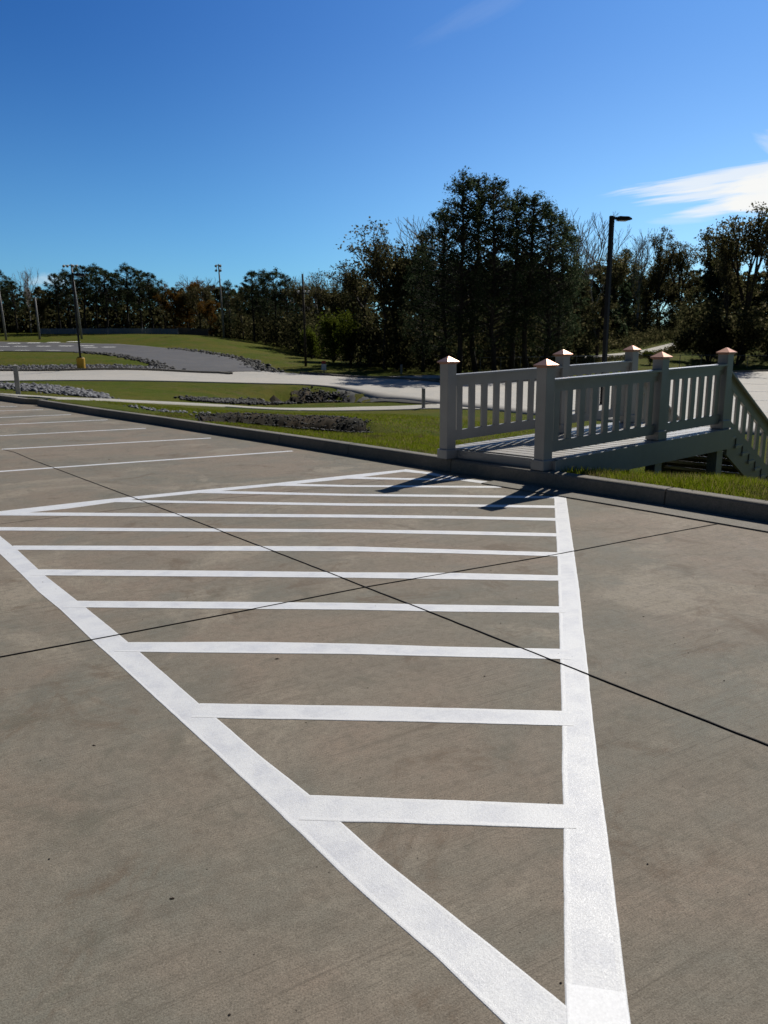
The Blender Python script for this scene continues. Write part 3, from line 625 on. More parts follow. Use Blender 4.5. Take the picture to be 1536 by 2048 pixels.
# ---------------------------------------------------------------- paths, roads, lots beyond
def loft(ea, eb, name, m, off, n=120, k=10, skirt=.25, rough=0):
    A = resample_n(np.array([at(*e)[:2] for e in ea]), n); B = resample_n(np.array([at(*e)[:2] for e in eb]), n)
    if rough:
        for Z_, o_ in ((A, 1.3), (B, 7.7)):
            Z_ += np.array([[mnoise.noise((q[0]*1.1/rough**.5, q[1]*1.1/rough**.5, o_+j))+.6*mnoise.noise((q[0]*3/rough**.5, q[1]*3/rough**.5, o_+j)) for j in (0, 20)] for q in Z_])*rough
    T = np.linspace(0, 1, k); X = A[:, None, 0]*(1-T)+B[:, None, 0]*T; Y = A[:, None, 1]*(1-T)+B[:, None, 1]*T
    Z = hgt(X, Y)+off
    if rough: Z = Z+np.array([[mnoise.noise((a*4, c*4, 2))+.7*mnoise.noise((a*10, c*10, 5)) for a, c in zip(p_, q_)] for p_, q_ in zip(X, Y)])*.04
    V = np.stack([X, Y, Z], -1).reshape(-1, 3); i = np.arange(n*k).reshape(n, k)
    q = np.stack([i[:-1, :-1], i[1:, :-1], i[1:, 1:], i[:-1, 1:]], -1).reshape(-1, 4)
    ring = list(i[:, 0])+list(i[-1, 1:])+list(i[-2::-1, -1])+list(i[0, -2:0:-1]); nv0 = len(V); V = np.vstack([V, V[ring]-np.array([0, 0, skirt])]); R = len(ring)
    q = np.vstack([q, [(ring[j], nv0+j, nv0+(j+1) % R, ring[(j+1) % R]) for j in range(R)]])
    o = fastmesh(name, V, q, m, 4)
    bm = bmesh.new(); bm.from_mesh(o.data); bmesh.ops.recalc_face_normals(bm, faces=bm.faces); bm.to_mesh(o.data); bm.free()
    return tag(o, kind='structure')
loft([(-40, 791.5, 23.6), (30, 795.5, 23.2), (110, 800, 23.4), (200, 804.5, 26), (300, 809.5, 28.4), (450, 817, 32.2), (600, 824, 34.6), (720, 823, 36), (847, 820.5, 37.2), (900, 819, 36.8), (960, 820, 36)],
     [(-40, 786, 25.5), (30, 789.5, 25.4), (110, 794.5, 25.2), (200, 798.5, 27.6), (300, 803, 30), (450, 810, 34), (600, 816, 36.4), (720, 815.5, 38), (847, 812, 39), (880, 808.5, 39.4), (960, 812, 38)], 'path', M['path'], .035, 160, 6)
loft([(-700, 767, 44), (-300, 766, 44), (100, 762, 45), (300, 763, 46), (450, 765.5, 46.8), (600, 770, 47), (660, 776, 46.4), (706, 783, 45), (790, 795, 42), (873, 807, 39.5), (960, 818, 36.5), (1060, 830, 33), (1300, 852, 28), (1536, 872, 24.5), (1800, 900, 22), (2300, 930, 20)],
     [(-700, 747, 57), (-300, 747, 57), (100, 745, 57), (300, 747, 57.5), (435, 750, 58), (520, 748, 61), (600, 750, 62), (650, 753, 62), (700, 757, 60), (800, 763, 55.5), (900, 769, 52), (1000, 768, 53), (1150, 760, 60), (1250, 751, 70), (1536, 744, 76), (2300, 742, 80)], 'road', M['road'], .06, 220, 24)
loft([(640, 753.5, 60), (760, 757, 57), (890, 757, 56.3), (1060, 757, 58)], [(640, 750.5, 64), (760, 752, 61), (890, 752, 60.5), (1060, 751, 63)], 'road', M['road'], .06, 40, 6)
# asphalt lot up on the left and the drive down to the road
loft([(-700, 703, 85), (-300, 703, 85), (0, 703, 85), (100, 704, 83.5), (160, 705, 82), (210, 708, 78), (240, 712, 74), (270, 719, 68), (300, 728, 63), (325, 737, 60), (345, 744, 57.6)],
     [(-700, 685, 115), (-300, 685, 115), (0, 685, 115), (120, 687, 110), (240, 690, 105), (290, 693, 100), (330, 697, 95), (400, 707, 84), (480, 720, 75), (510, 733, 66), (525, 745, 60)], 'asphalt_lot', M['asphalt'], .06, 140, 24)
loft([(1120, 729, 82), (1200, 720, 86), (1265, 712, 89.5), (1330, 699, 98), (1400, 684, 111)], [(1120, 724, 88), (1200, 714, 92), (1265, 704, 97.5), (1330, 692, 107), (1400, 677, 118)], 'road', M['path'], .12, 60, 8)
# stall marks of the far asphalt lot
def far_marks():
    k = 0
    for py, D, xs, ln in ((687.0, 111, (15, 55, 95, 135), 24), (691.5, 103, (-10, 27, 73, 118, 160), 26), (693.5, 99, (168, 205), 24), (701.5, 87, (-25, 28, 90), 28)):
        for x in xs:
            a = on(x, py, D); c = on(x+ln, py+(.5 if x > 100 else .15), D-.4); d = c-a; d[2] = 0; d /= np.linalg.norm(d); n = np.array([-d[1], d[0], 0])*.36
            b = MB(); V = [a-n, c-n, c+n, a+n]; V = [(v[0], v[1], h1(v[0], v[1])+.085) for v in V]; V += [(v[0], v[1], v[2]-.02) for v in V]
            b.add(V, [(0, 1, 2, 3), (0, 4, 5, 1), (1, 5, 6, 2), (2, 6, 7, 3), (3, 7, 4, 0)])
            tag(b.build('parking_line', M['faded']), 'faded white stall mark on the dark asphalt lot beyond the grass island', 'parking line', 'stall marks on the far asphalt lot')
far_marks()
def ter(px, py):
    D = np.exp(np.linspace(math.log(9), math.log(160), 900)); d = ray(px, py); X = d[0]*D/d[1]; Z = CH+d[2]*D/d[1]; H_ = hgt(X, D); k = int(np.argmax(Z < H_)); return np.array([X[k], D[k]])
for i_, yy in enumerate((758, 770, 785, 803, 826)):
    a = ter(1425, yy-2); c = ter(1700, yy+3); d = (c-a)/np.linalg.norm(c-a); n = np.array([-d[1], d[0]])*.06; Q = resample(np.array([a, c]), .6); zq = hgt(Q[:, 0], Q[:, 1])+.075
    o = strip_poly(np.c_[Q+n, zq], np.c_[Q-n, zq], 0, 'parking_line', M['paint'], .01); vs_ = o.data.vertices
    for j, v in enumerate(vs_): v.co.z += zq[j//4]
    tag(o, 'white stall line on the pale lower lot beside the ramp steps', 'parking line', 'stall lines of the lower lot')
def far_curb(pts, name, h=.15, wd=.3):
    Q = resample(np.array([at(*p)[:2] for p in pts]), .6); I = offset_line(Q, wd); zq = hgt(Q[:, 0], Q[:, 1], False)+.05; V = []
    for a, c, z in zip(Q, I, zq): V += [(a[0], a[1], z-.1), (a[0], a[1], z+h), (c[0], c[1], z+h), (c[0], c[1], z-.2)]
    b = MB(); b.add(V, [(4*i+j, 4*i+4+j, 4*i+5+j, 4*i+1+j) for i in range(len(Q)-1) for j in range(3)]); return tag(b.build(name, M['curb']), kind='structure')
far_curb([(460, 751.5, 57), (435, 750, 57.8), (400, 748.5, 57.6), (300, 747, 57.4), (100, 745, 57), (-300, 747, 57)][::-1], 'kerb')
far_curb([(600, 750, 62.2), (650, 753, 62.2), (700, 757, 60.2), (800, 763, 55.7), (900, 769, 52.2), (1000, 768, 53.2), (1150, 760, 60.2), (1250, 751, 70.2), (1536, 744, 76.2), (2300, 742, 80)], 'kerb')
loft([(660, 796, 42), (740, 800, 40.9), (810, 806, 39.9), (873, 809, 39.1)], [(675, 778, 46), (706, 783.5, 44.9), (790, 795.5, 41.9), (873, 807.5, 39.45)], 'gutter', M['slope'], .045, 40, 6)  # concrete slope beside the road, its shade painted in dark

# ---------------------------------------------------------------- riprap and grass
ICO = None
def stone_shapes():
    bm = bmesh.new(); bmesh.ops.create_icosphere(bm, subdivisions=1, radius=1); V = np.array([v.co[:] for v in bm.verts]); Fq = np.array([[v.index for v in f.verts] for f in bm.faces]); bm.free(); return V, Fq
SV, SF = stone_shapes()
def rocks(polys, n, size, name, lab, m, seed, smin=.5, lift=0.):
    """polys: list of quads in (px, py, D); stones lie on the ground inside them"""
    r = np.random.default_rng(seed); Vs = []; Fs = []; o = 0; per = n//len(polys)
    for quad in polys:
        q = np.array([at(*c)[:2] for c in quad]); a, c = r.random(per), r.random(per)
        xy = (q[0]*(1-a)[:, None]+q[1]*a[:, None])*(1-c)[:, None]+(q[3]*(1-a)[:, None]+q[2]*a[:, None])*c[:, None]+r.normal(size=(per, 2))*size*2.6
        zz = hgt(xy[:, 0], xy[:, 1])
        for (x, y), z in zip(xy, zz):
            s = size*(smin+r.random()*(1.6-smin)); v = SV*(1+r.uniform(-.42, .38, (len(SV), 1)))*np.array([1, .5+.5*r.random(), .35+.5*r.random()])*s
            t1, t2 = r.uniform(0, 6.28), r.uniform(-.7, .7); R1 = np.array([[math.cos(t1), -math.sin(t1), 0], [math.sin(t1), math.cos(t1), 0], [0, 0, 1]]); R2 = np.array([[1, 0, 0], [0, math.cos(t2), -math.sin(t2)], [0, math.sin(t2), math.cos(t2)]])
            Vs.append(v@(R1@R2).T+np.array([x, y, z+s*.12+lift])); Fs.append(SF+o); o += len(SV)
    return tag(fastmesh(name, np.vstack(Vs), np.vstack(Fs), m, 3), lab, 'rocks', kind='stuff')
rocks([[(-120, 774, 31), (40, 778, 30.5), (40, 766, 36), (-120, 764, 36)], [(40, 779, 30), (120, 789, 28.5), (120, 770, 34), (40, 767, 36)], [(120, 789, 28.5), (205, 799, 28.2), (190, 790, 30.5), (120, 770, 34)]], 2600, .10, 'riprap', 'bed of grey riprap stones beside the path near the grey post', M['rock'], 3, .35)
rocks([[(375, 806, 33.5), (500, 811, 36.5), (500, 797, 40), (375, 801, 35)], [(500, 811, 36.8), (600, 807, 39.5), (610, 786, 43.5), (500, 797, 40)], [(600, 806, 40), (690, 803, 41), (690, 778, 45), (605, 776, 45.5)]], 2400, .075, 'riprap', 'dark riprap stones in the ditch between path and road', M['darkrock'], 4, .5, .05)
rocks([[(400, 842, 14.9), (520, 860, 14.2), (520, 831, 17.4), (400, 829, 16.6)], [(520, 860, 14.2), (640, 870, 13.6), (640, 835, 17.6), (520, 831, 17.4)], [(640, 870, 13.6), (745, 876, 13.2), (740, 838, 16.4), (640, 835, 17.6)]], 2600, .022, 'riprap', 'dark broken stones lining the ditch just behind the kerb', M['darkrock'], 5, .35, .045)
rocks([[(250, 815, 21.5), (330, 824, 18.8), (335, 818, 20.5), (255, 811, 23)], [(330, 826, 18.6), (420, 836, 15.6), (425, 828, 17.2), (335, 819, 20.5)]], 170, .045, 'riprap', 'scattered pale stones in the grass leading to the ditch', M['rock'], 6, .35)
rocks([[(-300, 741, 58), (345, 743, 58), (330, 733, 61), (-300, 730, 61.5)]], 3200, .085, 'riprap', 'pale riprap along the front of the grass island by the yellow base', M['rock'], 7)
rocks([[(235, 714, 73), (335, 741, 59.5), (350, 741, 59.5), (250, 712, 74)], [(160, 706, 81.5), (235, 714, 73), (250, 711, 74.5), (170, 704, 82.5)]], 600, .15, 'riprap', 'riprap edge between the grass island and the asphalt drive', M['darkrock'], 8)
rocks([[(340, 700, 93), (480, 722, 74.5), (495, 718, 76), (345, 697, 95)], [(480, 722, 74), (530, 745, 60), (570, 745, 62), (500, 718, 76)]], 900, .15, 'riprap', 'riprap edge between the asphalt drive and the grass slope', M['darkrock'], 9)

def grass(n, xr, yr, sdr, hmin, hmax, wdt, name, lab, seed, dens=1.0):
    r = np.random.default_rng(seed); x = r.uniform(*xr, n); y = r.uniform(*yr, n); sd = sdist(x, y)
    rel = np.stack([x, y], 1)-B0[:2]; tt = rel@U[:2]; ss = rel@NR[:2]
    deck = (tt > -.35) & (tt < 6) & (ss < .14) & (ss > -1.65)
    keep = (sd > sdr[0]) & (sd < sdr[1]) & ~deck; pat = np.array([mnoise.noise((a*.9, b_*.9, 1.7)) for a, b_ in zip(x, y)]); keep &= r.random(n) < (.75+.6*pat)
    tr1 = trench(x, y, T1, .95); keep &= tr1 < .12
    x, y = x[keep], y[keep]; z = hgt(x, y); m = len(x); a = r.uniform(0, 6.28, m); h = r.uniform(hmin, hmax, m); ln = r.uniform(.1, .9, m)*h; la = r.uniform(0, 6.28, m)
    B1 = np.stack([x-np.cos(a)*wdt, y-np.sin(a)*wdt, z-.01], 1); B2 = np.stack([x+np.cos(a)*wdt, y+np.sin(a)*wdt, z-.01], 1); Tp = np.stack([x+np.cos(la)*ln, y+np.sin(la)*ln, z+h], 1)
    V = np.stack([B1, B2, Tp], 1).reshape(-1, 3); return tag(fastmesh(name, V, np.arange(3*m).reshape(-1, 3), M['blade'], 3), lab, 'grass', kind='stuff')
M['soil'] = concrete('dark_gravel_soil', (.045, .040, .030), (.068, .048, .028), (.028, .029, .022), None, .95, False, .05)
loft([(405, 843, 14.7), (460, 850, 14.5), (520, 859, 14.2), (600, 867, 13.9), (660, 871, 13.6), (745, 875, 13.4)], [(405, 829, 16.6), (460, 829, 17.2), (520, 831, 17.4), (600, 834, 17.6), (660, 836, 17.4), (742, 838, 16.4)], 'ditch', M['soil'], .045, 90, 20, rough=.28)
loft([(420, 808, 35), (500, 811, 36.5), (600, 806, 40), (695, 803, 40.6)], [(420, 801, 36.5), (500, 797, 40), (603, 777, 45), (692, 778, 45)], 'ditch', M['soil'], .05, 40, 14, rough=.5)
loft([(-120, 774, 31), (40, 778.5, 30.4), (120, 789, 28.5), (205, 799.5, 28)], [(-120, 764.5, 35.5), (40, 767, 35.5), (120, 771, 33.5), (190, 790, 30.5)], 'rock_bed', M['soil'], .02, 90, 10, rough=.4)
loft([(-300, 740.5, 58.3), (345, 742.5, 58.3)], [(-300, 731, 61.3), (330, 734, 60.8)], 'rock_bed', M['soil'], .02, 120, 8, rough=.4)
grass(170000, (1.5, 7.5), (4.2, 9.5), (.16, 2.6), .025, .095, .0045, 'grass', 'rough grass on the bank behind the right end of the kerb', 11)
grass(190000, (-5, 3.2), (8, 17), (.18, 3.2), .02, .055, .006, 'grass', 'mown grass strip just behind the kerb left of the ramp', 12)
grass(120000, (-13, 9), (11, 26), (2.5, 11), .02, .06, .011, 'grass', 'mown grass slope between the kerb and the path', 13)

# ---------------------------------------------------------------- posts, poles, lamps, signs, fences
def bollard(px, py, D, lab, hh):
    q = on(px, py, D); b = MB(); b.box((0, 0, hh/2-.1), (.14, .14, hh+.2)); o = empty('post_marker', q, lab, 'post', 'grey posts beside the path', .6)
    b.build('post_shaft', M['greypole'], o, bevel=.012); c = MB(); c.add([(-.08, -.08, hh), (.08, -.08, hh), (.08, .08, hh), (-.08, .08, hh), (0, 0, hh+.05)], [(0, 1, 4), (1, 2, 4), (2, 3, 4), (3, 0, 4), (3, 2, 1, 0)]); c.build('post_top', M['greypole'], o)
bollard(37, 790, 25.6, 'short grey post at the head of the path by the far kerb', .99)
bollard(847, 815, 37.6, 'short grey post where the path meets the lower road', 1.0)
def area_lamp(px, py, D, ytop, lab, yellow, hdir):
    q = on(px, py, D); top = at(px, ytop, D)[2]; H = top-q[2]; o = empty('street_lamp', q, lab, 'street lamp', 'dark lamp poles')
    z0 = 0
    if yellow:
        b = MB(); b.tube([(0, 0, -.3), (0, 0, .80), (0, 0, .84)], [.31, .31, .28], 20); b.build('lamp_base', M['yellow'], o, smooth=False); z0 = .84
    b = MB(); b.box((0, 0, z0+.03), (.34, .34, .06)); b.box((0, 0, (z0+H)/2), (.13 if yellow else .20, .13 if yellow else .20, H-z0), ((.8, .6, 0), (-.6, .8, 0), (0, 0, 1))); b.build('lamp_pole', M['bronze'], o, bevel=.01)
    d = np.array(hdir, float); n = np.array([-d[1], d[0], 0.]); c = MB()
    V = []
    for s, wd, zb, zt in ((.02, .05, H-.17, H-.05), (.30, .05, H-.17, H-.05), (.34, .17, H-.22, H-.02), (.85, .20, H-.21, H-.03), (1.08, .10, H-.165, H-.10)):
        p = d*s; V += [p-n*wd+[0, 0, zb], p+n*wd+[0, 0, zb], p+n*wd+[0, 0, zt], p-n*wd+[0, 0, zt]]
    c.add(V, [(4*i+k, 4*i+(k+1) % 4, 4*i+4+(k+1) % 4, 4*i+4+k) for i in range(4) for k in range(4)]+[(3, 2, 1, 0), (16, 17, 18, 19)]); hd = c.build('lamp_head', M['bronze'], o)
    e = MB(); e.box(tuple(d*.62+[0, 0, H-.225]), (.4, .26, .02), (tuple(d), tuple(n), (0, 0, 1))); e.build('lens', M['glass'], hd)
area_lamp(1206, 775, 40, 432, 'dark square lamp pole with one head standing behind the ramp', False, (.98, .2, 0))
area_lamp(163, 740, 58.6, 545, 'thin dark lamp pole on a round yellow base beside the road', True, (.6, .8, 0))
def sport_pole(px, py, D, ytop, xtop, lab, heads, col='greypole'):
    q = on(px, py, D); tp = at(xtop, ytop, D); H = tp[2]-q[2]; o = empty('light_pole', q, lab, 'light pole', 'tall poles of the sports ground'); L = np.array([tp[0]-q[0], 0, H])
    b = MB(); b.tube([(0, 0, -.5), tuple(L*.5), tuple(L)], [.17, .14, .10], 10); b.build('pole_shaft', M[col], o, smooth=True)
    if heads:
        c = MB(); wdt = heads[0]; c.box((L[0], 0, H-.2), (wdt, .12, .12)); cb = c.build('crossarm', M[col], o)
        for hx in heads[1]:
            for dz in heads[2]:
                e = MB(); e.tube([(L[0]+hx, -.02, H-.2+dz), (L[0]+hx, -.3, H-.28+dz), (L[0]+hx, -.5, H-.38+dz)], [.08, .16, .20], 10); e.build('floodlight', M['greypole'], cb)
            if len(heads[2]) > 1:
                f = MB(); f.box((L[0]+hx, 0, H-.2+sum(heads[2])/2), (.07, .07, max(heads[2])-min(heads[2])+.3)); f.build('bracket', M[col], cb)
sport_pole(12, 673, 118, 575, -3, 'grey floodlight pole nearest the left edge of the tree line', None)
sport_pole(79, 672, 118, 595, 70, 'slim grey pole in front of the pale bare tree', None)
sport_pole(164, 678, 116, 528, 142, 'grey floodlight pole with a wide crossarm behind the yellow lamp base', (2.1, (-.95, -.4, .4, .95), (0,)))
sport_pole(448, 674, 124, 528, 437, 'slim grey floodlight pole on the grass mound at the middle', (.9, (-.35, .35), (0, -.7)))
q = on(612, 742, 72); tp = at(605, 548, 72); H = tp[2]-q[2]; o = empty('utility_pole', q, 'brown wooden utility pole standing before the wood beside the drive', 'utility pole'); L = np.array([tp[0]-q[0], 0, H])
b = MB(); b.tube([(0, 0, -.5), tuple(L)], [.13, .09], 10); b.build('pole_shaft', M['woodpole'], o, smooth=True)
b = MB(); b.box((L[0]*.8, -.16, H*.79), (1.2, .1, .1)); ca = b.build('crossarm', M['woodpole'], o)
for x in (-.45, .15, .5):
    b = MB(); b.tube([(L[0]*.8+x, -.16, H*.79+.05), (L[0]*.8+x, -.16, H*.79+.22), (L[0]*.8+x, -.16, H*.79+.30)], [.05, .12, .05], 8); b.build('insulator', M['insul'], ca)
q = on(648, 745, 65); o = empty('road_sign', q, 'small white sign with a red top on a thin post by the road', 'sign')
b = MB(); b.box((0, 0, .5), (.06, .05, 1.3)); b.build('sign_post', M['greypole'], o); b = MB(); b.box((0, -.045, .62), (.42, .03, .52)); b.build('sign_panel', M['white'], o, bevel=.004); b = MB(); b.box((0, -.045, 1.03), (.34, .03, .26)); b.build('sign_panel', M['red'], o, bevel=.004)['label'] = 'small red panel on top'
q = on(803, 750, 66); o = empty('marker_post', q, 'stubby pale marker post before the dark wood beyond the road', 'post'); b = MB(); b.tube([(0, 0, -.2), (0, 0, .75), (0, 0, .8)], [.1, .1, .07], 10); b.build('marker_shaft', M['greypole'], o)

def board_fence(pts, ht, bw, m, lab):
    Q = resample(np.array([at(*p)[:2] for p in pts]), 3.0); o = empty('fence', (Q[0][0], Q[0][1], h1(*Q[0])), lab, 'fence'); R = np.array(o.location)
    for i in range(len(Q)):
        b = MB(); z = h1(*Q[i]); b.box(np.array([Q[i][0], Q[i][1], z+ht/2])-R, (.14, .14, ht+.2)); b.build('fence_post', m, o)
    for i in range(len(Q)-1):
        a, c = Q[i], Q[i+1]; d = c-a; L = np.linalg.norm(d); d /= L; b = MB(); s = bw/2+.07
        while s < L-.07:
            p = a+d*s; z = h1(*a)*(1-s/L)+h1(*c)*(s/L); b.box(np.array([p[0], p[1], z+ht/2])-R, (bw*.93, .03, ht-.06), ((d[0], d[1], 0), (-d[1], d[0], 0), (0, 0, 1))); s += bw
        b.build('fence_panel', m, o)
board_fence([(80, 671, 132), (220, 671, 130), (356, 671, 128)], .95, .5, M['fence'], 'long low pale grey fence in front of the far tree line')
board_fence([(358, 672, 126), (416, 672, 126)], 1.15, .3, M['fencewood'], 'short dark brown board fence next to the pale grey fence')
pts = [(960, 762, 66), (1100, 752, 72), (1200, 748, 76), (1300, 745, 78), (1420, 743, 80), (1536, 742, 80.5), (1800, 741, 83)]
Q = resample(np.array([at(*p)[:2] for p in pts]), 2.6); o = empty('chain_link_fence', (Q[0][0], Q[0][1], h1(*Q[0])), 'low chain-link fence along the far edge of the lower lot', 'fence'); R = np.array(o.location); HF = 1.35
T = [np.array([x, y, h1(x, y)])-R for x, y in Q]
for p in T:
    b = MB(); b.tube([p-[0, 0, .2], p+[0, 0, HF]], [.035, .035], 6); b.build('fence_post', M['wire'], o)
b = MB(); b.tube([p+[0, 0, HF] for p in T], [.03]*len(T), 6); b.build('top_rail', M['wire'], o)
b = MB()
for p, c in zip(T[:-1], T[1:]):
    d = c-p; n = 16
    for k in range(-8, n):
        for sg in (1, -1):
            s0 = max(0, k/n); s1 = min(1, (k+8)/n); z0 = (s0*n-k)/8*(HF-.05); z1 = (s1*n-k)/8*(HF-.05)
            if sg < 0: z0, z1 = HF-.05-z0, HF-.05-z1
            b.tube([p+d*s0+[0, .01*sg, z0], p+d*s1+[0, .01*sg, z1]], [.004, .004], 3, False)
b.build('wire_mesh', M['wire'], o)

# ---------------------------------------------------------------- trees
def leaves(P_, size, r, flat=.0, asp=.55):
    n = len(P_); d1 = r.normal(size=(n, 3)); d1 /= np.linalg.norm(d1, axis=1)[:, None]; d2 = r.normal(size=(n, 3)); d2 -= (d2*d1).sum(1)[:, None]*d1; d2 /= np.linalg.norm(d2, axis=1)[:, None]
    s = size*r.uniform(.6, 1.35, (n, 1)); a = P_-d1*s*.5; c = P_+d1*s*.5; l = P_-d2*s*asp*.5+d1*s*.1; m_ = P_+d2*s*asp*.5+d1*s*.1
    return np.stack([a, l, c, m_], 1).reshape(-1, 3)
def clump_points(cl, r, shell=.45):
    out = []
    for (c, rad, n) in cl:
        d = r.normal(size=(n, 3)); d /= np.linalg.norm(d, axis=1)[:, None]; k = (shell+(1-shell)*r.random((n, 1)))*(1+.18*r.normal(size=(n, 1)))
        out.append(np.array(c)+d*k*np.array(rad))
    return np.vstack(out)
def proto_pine(seed, h, crown0, rmax, ncl, nl, shape, leaf):
    """tall pine: bare lower trunk, tiers of needle tufts. returns (trunk MB, leaf verts)"""
    r = np.random.default_rng(seed); b = MB(); pts = []; x = y = 0.
    for k in range(9): pts.append((x, y, h*.97*k/8)); x += r.normal()*.12; y += r.normal()*.12
    b.tube(pts, [.24*(1-.85*k/8)+.02 for k in range(9)], 8); cl = []
    for i in range(ncl):
        t = crown0+(1-crown0)*((i+.5)/ncl)**.9; f = (t-crown0)/(1-crown0); rr = rmax*shape(f)*(.55+.6*r.random()); az = r.uniform(0, 6.28); z = h*t*.97
        k = min(8, int(t*8)); bx, by = pts[k][0], pts[k][1]; c = (bx+rr*math.cos(az), by+rr*math.sin(az), z+rr*.12); s = rmax*(.14+.13*r.random())*(.7+.6*(1-f))
        if rr > .3: b.tube([(bx, by, z-rr*.25), ((bx+c[0])/2, (by+c[1])/2, z-rr*.05), c], [.06, .04, .015], 5, False)
        cl.append((c+np.array([0, 0, r.normal()*.25]), (s, s, s*.95), nl))
    cl.append(((pts[-1][0], pts[-1][1], h*.965), (rmax*.22, rmax*.22, h*.035), nl))
    return b, leaves(clump_points(cl, r, .0), leaf, r, asp=.42)
def branchy(seed, h, depth, spread, r0, first=.3):
    r = random.Random(seed); b = MB(); tips = []
    def go(p, d, L, rad, lev):
        q = p; dd = d
        for s in range(3):
            n = q+dd*L/3; b.tube([q, n], [rad*(1-.22*s/3*1.2), rad*(1-.22*(s+1)/3*1.2)], 6 if lev < 2 else 4, False); q = n
            dd = dd+np.array([r.gauss(0, .10), r.gauss(0, .10), .05]); dd /= np.linalg.norm(dd)
            if lev >= 1 and lev < depth and s < 2 and r.random() < .7: side(q, dd, L*.62, rad*.5, lev+1)
        if lev >= depth: tips.append(q); return
        for _ in range(2 if lev else 3): side(q, dd, L*r.uniform(.62, .8), rad*.66, lev+1)
        tips.append(q)
    def side(q, dd, L, rad, lev):
        a = r.uniform(0, 6.28); v = np.array([math.cos(a), math.sin(a), 0])*spread*r.uniform(.6, 1.2)+dd; v[2] += .12; v /= np.linalg.norm(v); go(q, v, L, rad, lev)
    go(np.array([0., 0, -.3]), np.array([r.gauss(0, .03), r.gauss(0, .03), 1.]), h*first, r0, 0); zmax = max(t[2] for t in tips); k = h/zmax
    b.v = [(x*k, y*k, z*k) for x, y, z in b.v]; return b, [t*k for t in tips]
def proto_broad(seed, h, nl, leaf, depth=4, spread=.55, first=.3, cr=.075, low=True):
    b, tips = branchy(seed, h, depth, spread, h*.016, first); r = np.random.default_rng(seed); cl = []
    for t in tips:
        s = h*cr*(.6+.7*r.random()); cl.append((t, (s, s, s*.75), nl))
    if low:
        for _ in range(26):
            a = r.uniform(0, 6.28); z = h*r.uniform(.10, .6); q = h*.17*r.random()**.5; s = h*.06*(.6+.8*r.random()); cl.append(((q*math.cos(a), q*math.sin(a), z), (s, s, s*.8), nl*2))
    return b, leaves(clump_points(cl, r, .3), leaf, r, asp=.6)
def shrubp(seed, h, wd, n, leaf):
    r = np.random.default_rng(seed); b = MB(); cl = []
    for i in range(9):
        a = r.uniform(0, 6.28); q = wd*.45*r.random(); c = np.array([q*math.cos(a), q*math.sin(a), h*(.3+.55*r.random())]); b.tube([(q*.1, 0, -.2), c*.6, c], [.06, .04, .015], 5, False); s = wd*.22*(.7+.5*r.random()); cl.append((c, (s, s, s*1.15), n//9))
    return b, leaves(clump_points(cl, r, .3), leaf, r, asp=.6)
PR = {}
def reg(key, h, bl, leafm, barkm='bark'):
    b, lv = bl; tr = b.build('trunk', M[barkm], smooth=True); cr = None
    if lv is not None: cr = fastmesh('crown', lv, np.arange(len(lv)).reshape(-1, 4), M[leafm], 4)
    for o in (tr, cr):
        if o: COL.objects.unlink(o)
    if cr: h = float(np.percentile(lv[:, 2], 99.6))
    PR[key] = (h, tr, cr)
cone = lambda f: (1-f)**.62*(.55+.45*min(1, f*5))
roundt = lambda f: max(.12, math.sin(math.pi*min(1, .12+f*.86)))**.8
full = lambda f: max(.16, (1-f)**.36*min(1, .40+f*1.9))
reg('pineA', 18, proto_pine(1, 18, .20, 3.4, 200, 62, full, .22), 'pine')
reg('pineB', 18, proto_pine(2, 18, .12, 3.9, 200, 62, full, .22), 'pine')
reg('pineC', 18, proto_pine(3, 18, .28, 3.8, 180, 52, roundt, .22), 'pine')
reg('roundA', 16, proto_pine(4, 16, .52, 3.4, 70, 130, roundt, .26), 'pine')
reg('roundB', 16, proto_pine(5, 16, .40, 3.2, 70, 130, roundt, .26), 'pine')
reg('roundC', 16, proto_pine(6, 16, .62, 3.6, 56, 130, roundt, .26), 'pine')
reg('oakA', 13, proto_broad(11, 13, 42, .25), 'oak'); reg('oakB', 13, proto_broad(12, 13, 40, .25, 4, .45, .36), 'oak'); reg('oakC', 13, proto_broad(13, 13, 40, .25, 4, .62, .26), 'oak')
reg('slim', 13, proto_broad(17, 13, 26, .23, 4, .40, .42, .06, False), 'oak')
reg('fall', 12, proto_broad(14, 12, 42, .26), 'autumn')
def bare(seed, h): b, t = branchy(seed, h, 5, .58, h*.011, .30); return b, None
reg('bareA', 14, bare(21, 14), None, 'palebark'); reg('bareB', 14, bare(22, 14), None, 'palebark')
def proto_full(seed, h, wd, ncl, nl, leaf):
    r = np.random.default_rng(seed); b = MB(); b.tube([(0, 0, -.3), (.1, 0, h*.5), (0, .1, h*.9)], [.2, .12, .03], 6); cl = []
    for i in range(ncl):
        z = h*(.02+.96*(i+.5)/ncl); f = z/h; rr = wd*(.55+.45*math.sin(math.pi*min(1, .2+f*.8)))*r.random()**.5; az = r.uniform(0, 6.28); s = wd*(.16+.22*r.random())*(1.15-.6*f); cl.append(((rr*math.cos(az), rr*math.sin(az), z), (s, s, s*.9), nl))
    return b, leaves(clump_points(cl, r, .2), leaf, r, asp=.6)
reg('fillA', 12, proto_full(51, 12, 3.4, 110, 60, .44), 'oak'); reg('fillB', 12, proto_full(52, 12, 3.2, 110, 60, .42), 'pine'); reg('fillC', 12, proto_full(53, 12, 3.6, 110, 55, .44), 'under')
reg('bush', 5, shrubp(31, 5, 4.6, 3600, .26), 'bright'); reg('darkbush', 5, shrubp(32, 5, 5.2, 3200, .32), 'under')
rt = random.Random(3)
